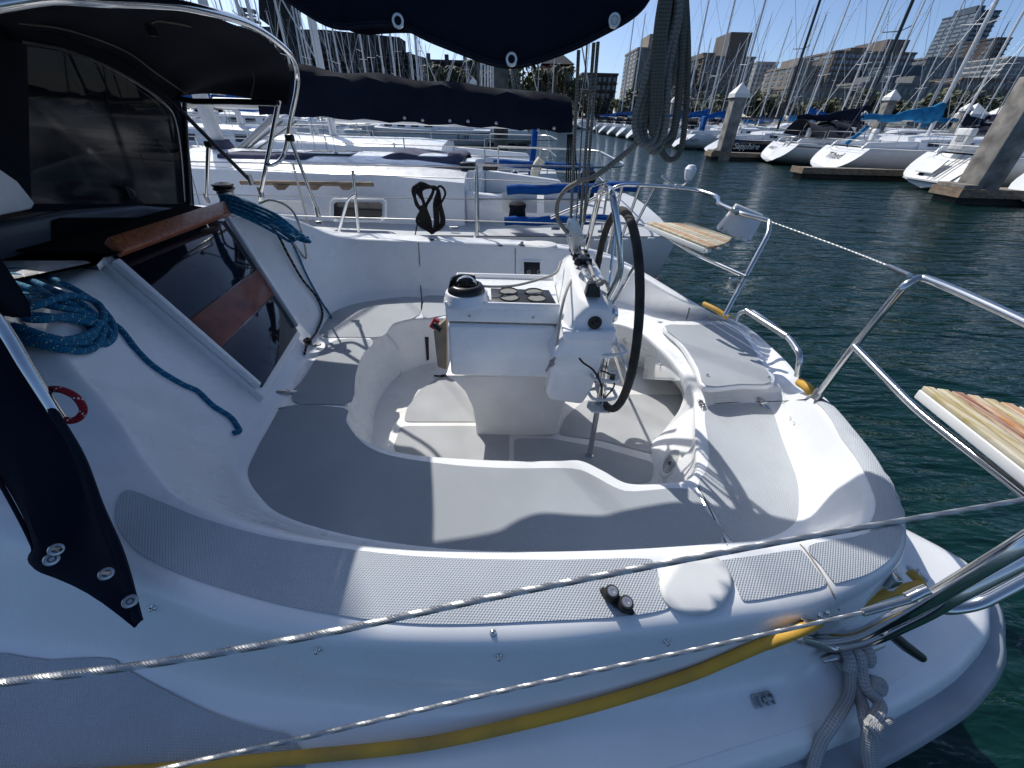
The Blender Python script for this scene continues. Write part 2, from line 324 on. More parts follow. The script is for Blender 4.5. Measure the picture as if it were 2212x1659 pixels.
# stations: floor, seat inner, seat outer / bulkhead foot, coaming inner top, coaming outer top, wall foot, sheer
ST = [
 # bulkhead, near part -> near corner
 ((-.80, 1.72), (-.853, 1.73), (-1.14, 1.55), (-1.73, 1.62, 1.5), (-3.0, 1.45, 1.56), (-4.6, .9, 1.2), (-4.9, .75, .97)),
 ((-.76, 1.55), (-.80, 1.54), (-1.10, 1.32), (-1.62, 1.33, 1.49), (-2.6, 1.05, 1.53), (-3.6, .50, .99), (-3.8, .25, .95)),
 ((-.71, 1.42), (-.743, 1.40), (-1.08, 1.18), (-1.42, 1.06, 1.43), (-1.95, .78, 1.47), (-2.3, .40, .97), (-2.4, .14, .94)),
 ((-.64, 1.34), (-.67, 1.305), (-1.04, 1.04), (-1.20, .92, 1.27), (-1.35, .60, 1.28), (-1.5, .40, .95), (-1.5, .13, .93)),
 ((-.52, 1.28), (-.54, 1.235), (-.93, .93), (-1.03, .79, 1.20), (-.98, .51, 1.20), (-.98, .37, .95), (-.98, .12, .92)),
 ((-.39, 1.25), (-.40, 1.200), (-.80, .85), (-.87, .69, 1.18), (-.78, .455, 1.17), (-.75, .345, .94), (-.75, .12, .91)),
 ((-.20, 1.235), (-.20, 1.186), (-.55, .78), (-.60, .605, 1.18), (-.56, .395, 1.16), (-.52, .325, .94), (-.52, .13, .9)),
 ((.0, 1.235), (.0, 1.182), (-.25, .74), (-.28, .558, 1.18), (-.26, .372, 1.15), (-.25, .315, .93), (-.25, .14, .9)),
 ((.20, 1.245), (.20, 1.19), (.05, .73), (.05, .56, 1.18), (.06, .380, 1.15), (.05, .315, .93), (.05, .155, .89)),
 ((.30, 1.250), (.295, 1.195), (.30, .74), (.33, .577, 1.18), (.32, .412, 1.15), (.31, .345, .93), (.32, .19, .88)),
 ((.375, 1.20), (.37, 1.145), (.50, .75), (.55, .600, 1.18), (.53, .438, 1.15), (.52, .385, .92), (.55, .245, .87)),
 ((.47, 1.125), (.46, 1.075), (.70, .78), (.74, .620, 1.18), (.73, .470, 1.15), (.72, .430, .92), (.80, .305, .87)),
 ((.63, 1.145), (.64, 1.085), (.90, .81), (.93, .675, 1.15), (.98, .575, 1.14), (.93, .525, .91), (1.04, .38, .86)),
 ((.70, 1.18), (.735, 1.12), (1.04, .88), (1.06, .765, 1.13), (1.11, .69, 1.13), (1.12, .62, .90), (1.27, .47, .85)),
 ((.735, 1.26), (.79, 1.22), (1.114, .98), (1.155, .915, 1.12), (1.20, .83, 1.12), (1.23, .78, .89), (1.47, .60, .84)),
 ((.75, 1.38), (.85, 1.40), (1.171, 1.094), (1.212, 1.08, 1.115), (1.275, 1.03, 1.115), (1.31, 1.01, .86), (1.56, .80, .83)),
 ((.77, 1.53), (.91, 1.58), (1.238, 1.311), (1.264, 1.30, 1.10), (1.325, 1.27, 1.10), (1.36, 1.26, .6), (1.42, 1.24, .5)),
 ((.82, 1.70), (.95, 1.70), (1.314, 1.546), (1.335, 1.47, 1.05), (1.38, 1.42, 1.06), (1.42, 1.41, .6), (1.45, 1.41, .5)),
 ((1.00, 1.82), (.92, 1.75, .90), (1.36, 1.64, .90), (1.385, 1.58, .98), (1.43, 1.54, .985), (1.47, 1.53, .6), (1.5, 1.53, .5)),
 ((1.12, 2.05), (.905, 1.80, .93), PZ(1674, 828, .95), PZ(1700, 812, .985), PZ(1733, 818, .985), (1.52, 1.68, .6), (1.53, 1.68, .5)),
 ((1.15, 2.22), (.89, 1.95, .93), PZ(1656, 778, .955), PZ(1680, 772, .99), PZ(1712, 790, .99), (1.54, 1.85, .6), (1.55, 1.85, .5)),
 ((1.08, 2.40), (.855, 2.12, .93), PZ(1614, 718, .955), PZ(1634, 720, .99), PZ(1662, 748, .99), (1.55, 2.12, .6), (1.56, 2.12, .5)),
 ((.92, 2.52), (.80, 2.29, .93), PZ(1568, 690, .955), PZ(1586, 690, .99), PZ(1607, 706, .99), (1.48, 2.45, .7), (1.5, 2.5, .6)),
 ((.78, 2.56), (.71, 2.42, .91), PZ(1500, 688, .94), PZ(1516, 672, 1.02), PZ(1545, 676, 1.03), (1.33, 2.60, .8), (1.36, 2.7, .7)),
 ((.55, 2.55), (.55, 2.52, .88), PZ(1440, 678, .90), PZ(1465, 645, 1.10), PZ(1492, 646, 1.10), (1.18, 2.72, .9), (1.2, 2.85, .85)),
 ((.36, 2.52), (.36, 2.54), (.62, 2.93), (.66, 3.0, 1.20), (.70, 3.12, 1.19), (.74, 3.18, 1.05), (.76, 3.3, 1.03)),
 ((.12, 2.50), (.12, 2.52), (.15, 2.95), (.12, 3.08, 1.24), (.12, 3.28, 1.22), (.12, 3.31, 1.14), (.12, 3.44, 1.12)),
 ((-.15, 2.50), (-.15, 2.52), (-.25, 2.955), (-.27, 3.08, 1.245), (-.27, 3.29, 1.23), (-.27, 3.32, 1.16), (-.27, 3.46, 1.14)),
 ((-.42, 2.50), (-.42, 2.52), (-.62, 2.95), (-.66, 3.07, 1.25), (-.66, 3.29, 1.24), (-.66, 3.32, 1.17), (-.66, 3.46, 1.15)),
 ((-.63, 2.48), (-.655, 2.51), (-.98, 2.92), (-1.02, 3.04, 1.26), (-1.05, 3.28, 1.25), (-1.05, 3.31, 1.18), (-1.05, 3.45, 1.16)),
 ((-.77, 2.36), (-.80, 2.42), (-1.24, 2.82), (-1.30, 2.96, 1.30), (-1.50, 3.22, 1.28), (-1.55, 3.28, 1.19), (-1.6, 3.42, 1.17)),
 ((-.83, 2.22), (-.865, 2.27), (-1.30, 2.60), (-1.50, 2.72, 1.47), (-2.2, 3.05, 1.46), (-2.4, 3.2, 1.20), (-2.5, 3.38, 1.18)),
 ((-.85, 2.05), (-.893, 2.08), (-1.27, 2.30), (-1.70, 2.42, 1.52), (-2.8, 2.80, 1.50), (-3.5, 3.1, 1.20), (-3.7, 3.3, 1.18)),
 ((-.84, 1.88), (-.888, 1.90), (-1.20, 1.90), (-1.74, 1.98, 1.53), (-3.2, 2.1, 1.6), (-5.0, 2.1, 1.3), (-5.4, 2.1, 1.2)),
]
def deck_rows():
    ctr = []
    cols = [[], [], [], [], [], [], []]
    for s in ST:
        cols[0].append(S3(*s[0], FL)); cols[1].append(S3(*(tuple(s[1]) + (SE,))[:3])); cols[2].append(S3(*(tuple(s[2]) + (SE,))[:3]))
        for k in (3, 4, 5, 6): cols[k].append(S3(*s[k]))
    D = [cr(c, 7, True) for c in cols]; rows = []
    for i in range(len(D[0])):
        l0, l1, l2, l3, l4, l5, l6 = (D[k][i] for k in range(7))
        under = l1 + (l1 - l2).normalized() * -.012 + Vector((0, 0, -.075))
        if (l0 - l1).xy.length > .1: under = l1 + (l2 - l1).normalized() * .03 + Vector((0, 0, -.09))
        low = l6 + (l6 - l5).normalized() * .005 + Vector((0, 0, -.10)); low.z = l6.z - .10
        P = [l0, under, l1, l2, l3, l4, l5, l6, low]; R = [0, .03, .035, .05, .03, .04, .08, .06, 0]
        out = [P[0]]
        for j in range(1, len(P) - 1):
            a, b, c = P[j - 1], P[j], P[j + 1]; r1 = min(R[j], (a - b).length * .45); r2 = min(R[j], (c - b).length * .45)
            p, q = b + (a - b).normalized() * r1, b + (c - b).normalized() * r2
            for k in range(5): t = k / 4; out.append(p * (1 - t) ** 2 + b * 2 * t * (1 - t) + q * t * t)
            if j in (2, 4, 5, 6): out.append((q + P[j + 1]) / 2)      # an extra row on the broad faces
        out.append(P[-1]); rows.append(out)
    return D, rows
DL, ROWS = deck_rows()
deck_mb = MB().grid(ROWS, closed_u=True)
deck_o = part('deck_moulding', deck_mb, gel, BOAT, 'glossy white moulded deck, coamings and cockpit sides', ang=80)
fl = MB(); fl.add([p for p in DL[0]], [tuple(range(len(DL[0])))], False)
part('cockpit_sole', fl, gel_well, BOAT, 'white cockpit floor')
BV = BVHTree.FromPolygons(deck_mb.v + [p for p in DL[0]], deck_mb.f + [tuple(len(deck_mb.v) + i for i in range(len(DL[0])))])
def hit(u, v, lift=0.):
    d = ray(u, v).normalized(); loc, nrm, i, dist = BV.ray_cast(C0, d)
    if loc is None: return PZ(u, v, DK)
    if nrm.dot(d) > 0: nrm = -nrm
    return loc + nrm * lift
def hitn(u, v):
    d = ray(u, v).normalized(); loc, nrm, i, dist = BV.ray_cast(C0, d)
    if loc is None: return PZ(u, v, DK), Vector((0, 0, 1))
    if nrm.dot(d) > 0: nrm = -nrm
    return loc, nrm
def drape(pts, lift=.004, step=.045, z0=3., curve=4, thick=True, flat=None):
    """sheet with the outline pts (x,y world), laid on the moulding"""
    P = [Vector(p).to_2d() if len(p) > 2 else Vector(p) for p in pts]
    if curve < 0:
        Q = []
        for i in range(len(P)):
            a, b, c = P[i - 1], P[i], P[(i + 1) % len(P)]; rr = min(.035, (a - b).length * .45, (c - b).length * .45); p_, q_ = b + (a - b).normalized() * rr, b + (c - b).normalized() * rr
            Q += [p_ * (1 - t) ** 2 + b * 2 * t * (1 - t) + q_ * t * t for t in (0, .33, .67, 1)]
        P = Q
    elif curve: P = [q for q in cr([Vector((p.x, p.y)) for p in P], curve, True)]
    xs = [p.x for p in P]; ys = [p.y for p in P]
    def inside(x, y):
        c = False
        for i in range(len(P)):
            a, b = P[i], P[i - 1]
            if (a.y > y) != (b.y > y) and x < (b.x - a.x) * (y - a.y) / (b.y - a.y) + a.x: c = not c
        return c
    V = list(P); y = min(ys) + step / 2
    while y < max(ys):
        x = min(xs) + step / 2
        while x < max(xs):
            if inside(x, y) and min((Vector((x, y)) - p).length for p in P) > step * .3: V.append(Vector((x, y)))
            x += step
        y += step
    n = len(P); r = delaunay_2d_cdt(V, [(i, (i + 1) % n) for i in range(n)], [], 1, 1e-5)
    vs = []
    for p in r[0]:
        if flat is not None: z = flat
        else:
            h = BV.ray_cast(Vector((p.x, p.y, z0)), Vector((0, 0, -1)))[0]; z = h.z if h else DK
        vs.append(Vector((p.x, p.y, z + lift)))
    mb = MB(); mb.add(vs, [tuple(f) for f in r[2]], True); return mb
def seamline(px, r=.0022, m=seam, name='seam', world=False, n=6, lift=0., parent=None):
    pts = [hit(u, v, lift) for u, v in px] if not world else px
    pts = cr(pts, n) if len(pts) > 2 else [pts[0] + (pts[-1] - pts[0]) * k / 12 for k in range(13)]
    if not world and len(px) == 2: pts = [hit(px[0][0] + (px[1][0] - px[0][0]) * k / 12, px[0][1] + (px[1][1] - px[0][1]) * k / 12, lift) for k in range(13)]
    return part(name, MB().tube(pts, r, 6), m, parent or BOAT)
# ---- grey nonskid panels
def panel(px, m=skid, z=None, curve=4, lift=.004, label=None, step=.045):
    pts = [hit(u, v) for u, v in px]
    return part('nonskid_panel', drape(pts, lift, curve=curve, step=step), m, BOAT, label)
def panelz(px, z, m=skid_fine, lift=.004, flat=None, label=None, curve=3):
    pts = [PZ(u, v, z) for u, v in px]
    return part('nonskid_panel', drape(pts, lift, curve=curve, flat=flat, step=.08), m, BOAT, label)
panelz([(588, 884), (742, 882), (748, 912), (784, 958), (846, 986), (984, 1006), (1110, 1013), (1234, 1013), (1280, 1028), (1326, 1053), (1368, 1063), (1486, 1057), (1525, 1105), (1562, 1168), (1400, 1205), (1100, 1212), (850, 1205), (700, 1185), (600, 1155), (528, 1115), (512, 1070), (530, 985)], SE, flat=SE, label='large grey panel on the near seat')
panelz([(1532, 877), (1600, 873), (1666, 870), (1678, 905), (1695, 960), (1722, 1015), (1742, 1070), (1738, 1130), (1705, 1170), (1640, 1180), (1582, 1172), (1545, 1110), (1508, 1050), (1524, 1018), (1531, 985), (1528, 950), (1522, 905)], SE, m=skid, flat=SE)
# raised hatch on the far quarter
hp = [PZ(u, v, .985) for u, v in [(1428, 697), (1500, 694), (1568, 694), (1612, 716), (1652, 775), (1674, 826), (1600, 832), (1522, 835), (1500, 792), (1470, 742)]]
hp = cr(hp, 4, True); part('raised_hatch', MB().prism([p - Vector((0, 0, .03)) for p in hp], (0, 0, .032)), gel, BOAT, bevel=.008)
panelz([(1436, 701), (1500, 699), (1566, 698), (1606, 720), (1646, 778), (1666, 822), (1600, 826), (1526, 829), (1508, 790), (1478, 742)], 1.0, m=skid_fine, flat=.987)
panelz([(692, 726), (696, 695), (735, 668), (800, 651), (905, 643), (904, 682), (850, 700), (826, 727), (760, 729)], SE, flat=SE)
panelz([(916, 642), (965, 640), (1080, 640), (1160, 642), (1160, 668), (1080, 680), (965, 682), (914, 686)], SE, flat=SE)
panelz([(1200, 650), (1330, 650), (1372, 656), (1402, 671), (1455, 688), (1420, 692), (1350, 687), (1200, 680)], SE, flat=SE)
panelz([(728, 735), (806, 736), (782, 770), (768, 815), (760, 870), (700, 874), (642, 872), (632, 852), (662, 810), (690, 765)], SE, flat=SE)
panelz([(872, 912), (880, 880), (905, 845), (945, 818), (1000, 806), (1100, 806), (1100, 912)], FL, m=skid_floor, flat=FL, curve=-1)
panelz([(850, 965), (866, 921), (1100, 921), (1100, 1000), (1000, 1000), (860, 990)], FL, m=skid_floor, flat=FL, curve=-1)
panelz([(1110, 948), (1190, 948), (1300, 968), (1412, 1000), (1408, 1040), (1300, 1060), (1110, 1010)], FL, m=skid_floor, flat=FL, curve=-1)
panelz([(1205, 940), (1222, 900), (1262, 866), (1345, 853), (1484, 853), (1460, 900), (1425, 985), (1300, 952)], FL, m=skid_floor, flat=FL, curve=-1)
ellip = lambda cx, cy, a, b, n=16: [(cx + a * math.cos(2 * math.pi * k / n), cy + b * math.sin(2 * math.pi * k / n)) for k in range(n)]
panel([(270, 1062), (330, 1078), (450, 1125), (600, 1165), (830, 1197), (1000, 1208), (1200, 1211), (1380, 1208), (1412, 1217), (1420, 1245), (1440, 1285), (1448, 1312), (1400, 1326), (1300, 1337), (1150, 1344), (1000, 1350), (880, 1348), (750, 1333), (600, 1305), (450, 1262), (350, 1222), (285, 1180), (252, 1120)], label='long grey panel along the near coaming')
panel([(1548, 1216), (1640, 1201), (1718, 1190), (1735, 1196), (1762, 1232), (1781, 1266), (1700, 1285), (1618, 1299), (1598, 1290), (1580, 1250)])
panel([(1746, 1181), (1840, 1162), (1945, 1135), (1946, 1165), (1930, 1200), (1880, 1238), (1812, 1260), (1797, 1256), (1770, 1220)])
panel([(1756, 868), (1788, 872), (1860, 955), (1918, 1035), (1945, 1090), (1950, 1126), (1905, 1138), (1872, 1144), (1886, 1110), (1884, 1070), (1850, 1000), (1802, 928)], lift=.009, step=.025)
panel([(-60, 1440), (110, 1428), (235, 1424), (268, 1443), (330, 1478), (450, 1538), (560, 1575), (620, 1587), (645, 1610), (660, 1655), (560, 1760), (300, 1800), (-60, 1800)], m=skid, label='grey side deck panel at the bottom left')
disc = cr([hit(u, v) for u, v in ellip(1500, 1265, 78, 70)], 2, True)
dm = drape(disc, .008, curve=0, step=.03); part('round_pad', dm, whitep, BOAT, 'round white plastic pad on the near coaming', solid=.006)
# caulked seams of the moulding
seamline([(1562, 1172), (1500, 1046)], .004, gel, 'seam_bead'); seamline([(1571, 1178), (1509, 1050)], .0022, seam, world=False)
seamline([(1728, 1176), (1742, 1192), (1775, 1240), (1800, 1285), (1812, 1318)], .0022, m=grout)
seamline([(1503, 880), (1560, 871), (1640, 868), (1700, 866), (1745, 862), (1778, 858)], .0022)
seamline([(1518, 838), (1600, 834), (1674, 830)], .002, m=grout)
seamline([(904, 524), (906, 560), (909, 620), (911, 650)], .004, seam)
seamline([(1113, 536), (1113, 560), (1113, 604)], .003, seam)
seamline([(1488, 648), (1489, 665), (1483, 690)], .003, seam)
seamline([(752, 884), (640, 882), (600, 882)], .002, grout)
seamline([(690, 766), (662, 812), (628, 850)], .003, seam)
seamline([(835, 720), (860, 752), (866, 800), (862, 815)], .0012, grout)
# cockpit hinges
def hinge(a, b, wd, m=steel_dull, name='hinge'):
    pa, n1 = hitn(*a); pb, n2 = hitn(*b); d = (pb - pa).normalized(); nn = n1; s = d.cross(nn).normalized(); h = MB()
    pts = []
    for k in range(14):
        t = math.pi * k / 13; pts.append(pa + (s * math.cos(t) - d * math.sin(t)) * wd)
    for k in range(14):
        t = math.pi + math.pi * k / 13; pts.append(pb + (s * math.cos(t) - d * math.sin(t)) * wd)
    h.prism([p + nn * .002 for p in pts], nn * .004); o = part(name, h, m, BOAT, bevel=.001)
    mid = (pa + pb) / 2 + nn * .008; part('knuckle', MB().tube([mid - s * wd * 1.25, mid + s * wd * 1.25], .0045, 8), m, o)
    for t in (.0, .35, .65, 1.): part('screw', bolt(pa.lerp(pb, t) + s * wd * (.35 if t in (0, 1.) else -.3) + nn * .006, .004, .002, nn), steel_dull, o)
hinge((1512, 868), (1520, 884), .013, steel); hinge((1642, 862), (1655, 882), .013, steel)
hinge((600, 847), (638, 847), .010); hinge((668, 745), (690, 745), .008)
hinge((1968, 1232), (1992, 1248), .013)
for u, v in ((333, 1312), (688, 1402), (1065, 1367), (1078, 1416), (1439, 1384), (1733, 1335), (1770, 1328), (1786, 1322)):
    p, nn = hitn(u, v); part('snap_stud', MB().lathe([(0, .012), (.0035, .011), (.005, .008), (.0035, .005), (.007, .002), (.0075, -.002)], p, 12, nn.to_track_quat('Z', 'Y').to_matrix()), steel, BOAT)
for u, v in ((1528, 812), (1661, 817)):
    p = PZ(u, v, .99); part('snap_stud', bolt(p, .008, .012), steel, BOAT)
# cam cleat on the near coaming
p0, nn = hitn(1316, 1290); p1, _ = hitn(1345, 1312); ax = (p1 - p0).normalized(); sd = nn.cross(ax)
cb = part('cam_cleat', MB().prism([q + nn * .004 for q in [(p0 + p1) / 2 + ax * .042 * math.cos(t) + sd * .014 * math.sin(t) for t in [2 * math.pi * k / 20 for k in range(20)]]], nn * .008), blackp, BOAT, bevel=.002)
for q in (p0.lerp(p1, -.02), p0.lerp(p1, 1.02)):
    M = nn.to_track_quat('Z', 'Y').to_matrix(); part('cam', MB().lathe([(.016, .012), (.0165, .018), (.0155, .034), (.0135, .038), (.011, .038)], q, 18, M), blackr, cb)
    part('cam_cap', MB().lathe([(0, .0385), (.004, .0385), (.0045, .0395), (.0105, .0395), (.0115, .037)], q, 18, M), alu, cb)
# padeye, near deck
p, nn = hitn(1645, 1511); t = (hit(1668, 1505) - hit(1620, 1517)).normalized(); s = nn.cross(t)
Mx = Matrix((t, s, nn)).transposed(); pe = part('hatch_latch', MB().box(p + nn * .003, (.052, .026, .004), Mx), steel_dull, BOAT, bevel=.002)
part('latch_bolt', MB().tube([p + nn * .010 - t * .004, p + nn * .010 + t * .020], .005, 8), steel, pe)
for k in (-.016, .002, .018): part('latch_bracket', MB().box(p + nn * .009 + t * (k + .004), (.004, .02, .012), Mx), steel_dull, pe)
# rubbing strake round the stern
rr = [Vector(s[6]) for s in ST[3:18]]
rr = cr([p + Vector((0, 0, -.07)) for p in rr], 8)
def strake(pts, wd, h):
    P = []
    for i, p in enumerate(pts):
        t = (pts[min(i + 1, len(pts) - 1)] - pts[max(i - 1, 0)]); o = Vector((t.y, -t.x, 0)).normalized()
        P.append([p - o * .01 + Vector((0, 0, .0)), p + o * wd * .7 + Vector((0, 0, .002)), p + o * wd + Vector((0, 0, -h * .3)), p + o * wd * .9 + Vector((0, 0, -h)), p - o * .02 + Vector((0, 0, -h * 1.2))])
    return MB().grid(P)
rub = mat('rubbing_strake', (.34, .37, .40), .45, coat=.2, var=.15, vscale=8)
part('rubbing_strake', strake(rr, .062, .05), rub, BOAT, ang=60)
part('strake_joint', MB().tube([p + Vector((0, 0, .004)) for p in rr], .003, 6), seam, BOAT)
hb = []
for s in ST:
    p = Vector(s[6]); c = Vector((-1.2, 1.8, 0)); d = (c - p); d.z = 0
    hb.append([p + Vector((0, 0, -.09)) + d.normalized() * .01, p + Vector((0, 0, -.45)) + d.normalized() * .08, Vector((p.x, p.y, .0)) + d.normalized() * .28, Vector((p.x, p.y, -.3)) + d.normalized() * .6])
part('hull', MB().grid(hb, closed_u=True), hullw, BOAT, 'glossy white hull side')
# ------------------------------------------------------------------ steering pedestal
def px_prism(px, y0, y1, smooth=False):
    """outline seen on the plane Y=y0, carried back to Y=y1"""
    P = [PY(u, v, y0) for u, v in px]; return MB().prism(P, (0, y1 - y0, 0), smooth)
lower = px_prism([(960, 812), (980, 822), (1004, 846), (1020, 880), (1027, 915), (1029, 941), (1120, 943), (1203, 940), (1212, 905), (1222, 868), (1225, 812)], PZ(1110, 941, FL).y, 2.15)
ped = part('steering_pedestal', lower, gel_well, BOAT, 'white moulded steering pedestal', bevel=.012, bseg=3)
part('pedestal_body', px_prism([(1204, 728), (1318, 730), (1300, 790), (1278, 845), (1258, 876), (1186, 866), (1180, 850), (1192, 790)], 1.53, 2.05), gel, ped, bevel=.02, bseg=3)
part('pedestal_skirt', px_prism([(1216, 716), (1332, 714), (1330, 738), (1322, 742), (1228, 742), (1218, 736)], 1.452, 2.16), gel, ped, bevel=.009, bseg=3)
# traveller arch: lofted along Y
arch = []
for k in range(9):
    t = k / 8; y = 1.475 + .70 * t; ins = .03 if k in (0, 8) else (.006 if k in (1, 7) else 0)
    zt = 1.455 - ins * .9 + .015 * math.sin(math.pi * t); x0, x1 = .175, .425
    sec = [(x0 - .02 + ins * .3, 1.19), (x0 + .005 + ins * .4, 1.24), (x0 + .05 + ins, 1.38), (x0 + .075 + ins, zt - .02), (x0 + .095 + ins, zt), (x1 - .04 - ins * .6, zt), (x1 - .015 - ins * .6, zt - .02), (x1 + .0 - ins * .3, 1.32), (x1 + .01, 1.19)]
    arch.append([Vector((x, y, z)) for x, z in sec])
am = MB().grid(arch); n9 = len(arch[0])
am.add([p for p in arch[0]], [tuple(range(n9))], True); am.add([p for p in arch[-1]], [tuple(range(n9))[::-1]], True)
ar = part('traveller_arch', am, gel, ped, ang=50)
o_ = ar.modifiers.new('weld', 'WELD'); o_.merge_threshold = .0005
b_ = ar.modifiers.new('bevel', 'BEVEL'); b_.width = .018; b_.segments = 4; b_.limit_method = 'ANGLE'; b_.angle_limit = math.radians(40)
# console box
cy0 = 1.60; cx0, cx1 = PY(960, 655, cy0).x, PY(1212, 655, cy0).x; cz = PY(1080, 655, cy0).z
def rbox(x0, x1, y0, y1, z0, z1): return MB().box(((x0 + x1) / 2, (y0 + y1) / 2, (z0 + z1) / 2), (x1 - x0, y1 - y0, z1 - z0))
part('console_tray', rbox(cx0, cx1, cy0, 1.99, cz - .095, cz - .022), gel, ped, bevel=.012, bseg=4)
for a in ((cx0, cx1, cy0 + .001, cy0 + .018), (cx0, cx1, 1.972, 1.99), (cx0, cx0 + .018, cy0 + .018, 1.972)):
    part('tray_lip', rbox(a[0] + .001, a[1] - .001, a[2], a[3], cz - .03, cz), gel, ped, bevel=.006, bseg=3)
part('console_gap', rbox(cx0 + .012, cx1 - .01, cy0 + .012, 1.9, cz - .108, cz - .090), grout, ped)
part('console_locker', rbox(cx0 + .004, cx1 - .008, cy0 - .006, 1.93, PY(1080, 814, cy0).z, cz - .104), gel, ped, 'white locker box below the compass', bevel=.02, bseg=4)
for u, v in ((1014, 683), (1152, 686)):
    p = PY(u, v, cy0 - .001); part('screw', bolt(p, .006, .004, (0, -1, 0)), steel_dull, ped)
part('locker_hinge', MB().tube([Vector((cx1 + .004, cy0 + .01, cz - .12)), Vector((cx1 + .002, cy0 + .01, PY(1080, 790, cy0).z))], .006, 8), grout, ped)
# compass
cc = PZ(1008, 641, cz); cc.z = cz - .022
part('compass_base', MB().lathe([(0, .052), (.076, .052), (.088, .050), (.093, .044), (.094, .026), (.100, .018), (.103, .0)], cc, 40), gel, ped)
tilt = Matrix.Rotation(math.radians(12), 3, 'X'); c2 = cc + Vector((0, 0, .052))
part('compass_bezel', MB().lathe([(.055, .030), (.062, .030), (.070, .026), (.079, .012), (.082, .0), (.080, -.002)], c2, 40), blackp, ped)
part('compass_card', MB().lathe([(0, .033), (.020, .033), (.045, .020), (.056, .012)], c2, 32), void, ped)
card_ring = MB()
for k in range(24):
    a = 2 * math.pi * k / 24; R_ = Matrix.Rotation(a, 3, 'Z'); card_ring.box(c2 + R_ @ Vector((.036, 0, .0275)), (.007, .0018 if k % 6 else .004, .001), R_ @ Matrix.Rotation(math.radians(27), 3, 'Y'))
part('compass_graduations', card_ring, whitep, ped)
glass = mat('clear_glass', (1, 1, 1), .02, trans=1., ior=1.1, spec=.6)
part('compass_dome', MB().lathe([(.0, .066), (.014, .064), (.030, .056), (.043, .042), (.050, .026), (.052, .012)], c2, 36), glass, ped)
hood = MB().lathe([(.056, .026), (.060, .050), (.066, .052), (.074, .028), (.078, .008)], c2, 20, None, math.radians(60), math.radians(200)); part('compass_hood', hood, blackp, ped)
# cup holder
h4 = [PZ(u, v, cz - .012) for u, v in ((1062, 652), (1202, 655), (1186, 626), (1060, 622))]
part('cup_holder', MB().prism([p + Vector((0, 0, -.006)) for p in h4], (0, 0, .006)), blackp, ped, bevel=.003)
for fu, fv in ((.29, .30), (.72, .30), (.29, .76), (.72, .76)):
    q = h4[0].lerp(h4[1], fu).lerp(h4[3].lerp(h4[2], fu), fv); r0 = .041
    part('cup_ring', MB().lathe([(r0 + .005, .0005), (r0 + .003, .006), (r0, .006), (r0 - .002, .0005)], q, 26), blackp, ped)
    part('cup_well', MB().lathe([(0, .0008), (r0 - .001, .0012)], q, 26), mat('cup_well_' + str(int(fu * 10)) + str(int(fv * 10)), (.20, .20, .19), .6), ped)
# traveller track and cars
ta, tb = Vector((.315, 1.53, 1.462)), Vector((.315, 2.13, 1.470))
tr = part('traveller_track', MB().box((ta + tb) / 2 + Vector((0, 0, .012)), (.032, .60, .02)), alu, ped, bevel=.003)
for q in (ta, tb): part('track_end', MB().box(q + Vector((0, 0, .02)), (.062, .055, .055), taper=.7), blackp, ped, bevel=.004)
for k in range(9): part('track_hole', bolt((.315, 1.62 + .055 * k, 1.489), .005, .001), seam, tr)
for y in (1.83, 1.90, 1.97):
    for x in (.292, .338): part('car_roller', MB().lathe([(0, .04), (.012, .04), (.018, .034), (.019, .012), (.014, .006)], (x, y, 1.475), 16), blackp, ped)
part('traveller_car', MB().box((.315, 1.90, 1.50), (.05, .16, .022)), blackp, ped, bevel=.004)
part('cheek_block', MB().box((.315, 1.84, 1.475), (.03, .10, .03)), steel_dull, ped, bevel=.004)
# throttle knob, gland and cable
p = PY(1285, 697, 1.474); part('engine_stop_knob', MB().lathe([(0, .016), (.012, .016), (.014, .010), (.026, .008), (.029, .0)], p, 24, Vector((0, -1, 0)).to_track_quat('Z', 'Y').to_matrix()), blackp, ped)
p = PY(1243, 752, 1.527); part('cable_gland', MB().lathe([(0, .014), (.010, .014), (.016, .008), (.022, .002), (.022, -.004)], p, 20, Vector((0, -1, 0)).to_track_quat('Z', 'Y').to_matrix()), alu, ped)
part('cable', MB().tube(cr([p + Vector((0, -.01, 0)), PY(1256, 780, 1.47), PY(1282, 800, 1.45), PY(1298, 830, 1.45), PY(1300, 855, 1.46)], 6), .0045, 8), blackr, ped)
part('top_vent', MB().lathe([(.0, .004), (.012, .004), (.014, 0)], (.365, 1.56, 1.448), 16), whitep, ped)
# ------------------------------------------------------------------ wheel and guard
wc = Vector((.455, 1.72, 1.29)); wn = Vector((1, 0, .03)).normalized(); wu = Vector((-.03, 0, 1)).normalized(); wv = Vector((0, 1, 0))
RW = .445
def wp(a, r=RW, off=0): return wc + (wu * math.cos(a) + wv * math.sin(a)) * r + wn * off
wheel = part('steering_wheel', MB().tube([wp(2 * math.pi * k / 96) for k in range(96)], .0172, 12, closed=True), leather, BOAT, 'large steering wheel wrapped in dark leather')
for a in (.35, 1.3, 3.6, 4.6): part('wheel_binding', MB().tube([wp(a + d) for d in (-.035, 0, .035)], .0188, 12), blackr, wheel)
for k in range(6):
    a = math.radians(20 + 60 * k); part('spoke', MB().tube([wc - wn * .03, wp(a, RW * .35, -.012), wp(a, RW - .01)], .0065, 8), steel, wheel)
part('wheel_hub', MB().lathe([(0, .03), (.03, .028), (.045, .01), (.045, -.05)], wc, 20, wn.to_track_quat('Z', 'Y').to_matrix()), steel, wheel)
part('wheel_shaft', MB().tube([wc - wn * .14, wc - wn * .02], .03, 14), steel_dull, wheel)
gn = PY(1335, 640, 1.52)
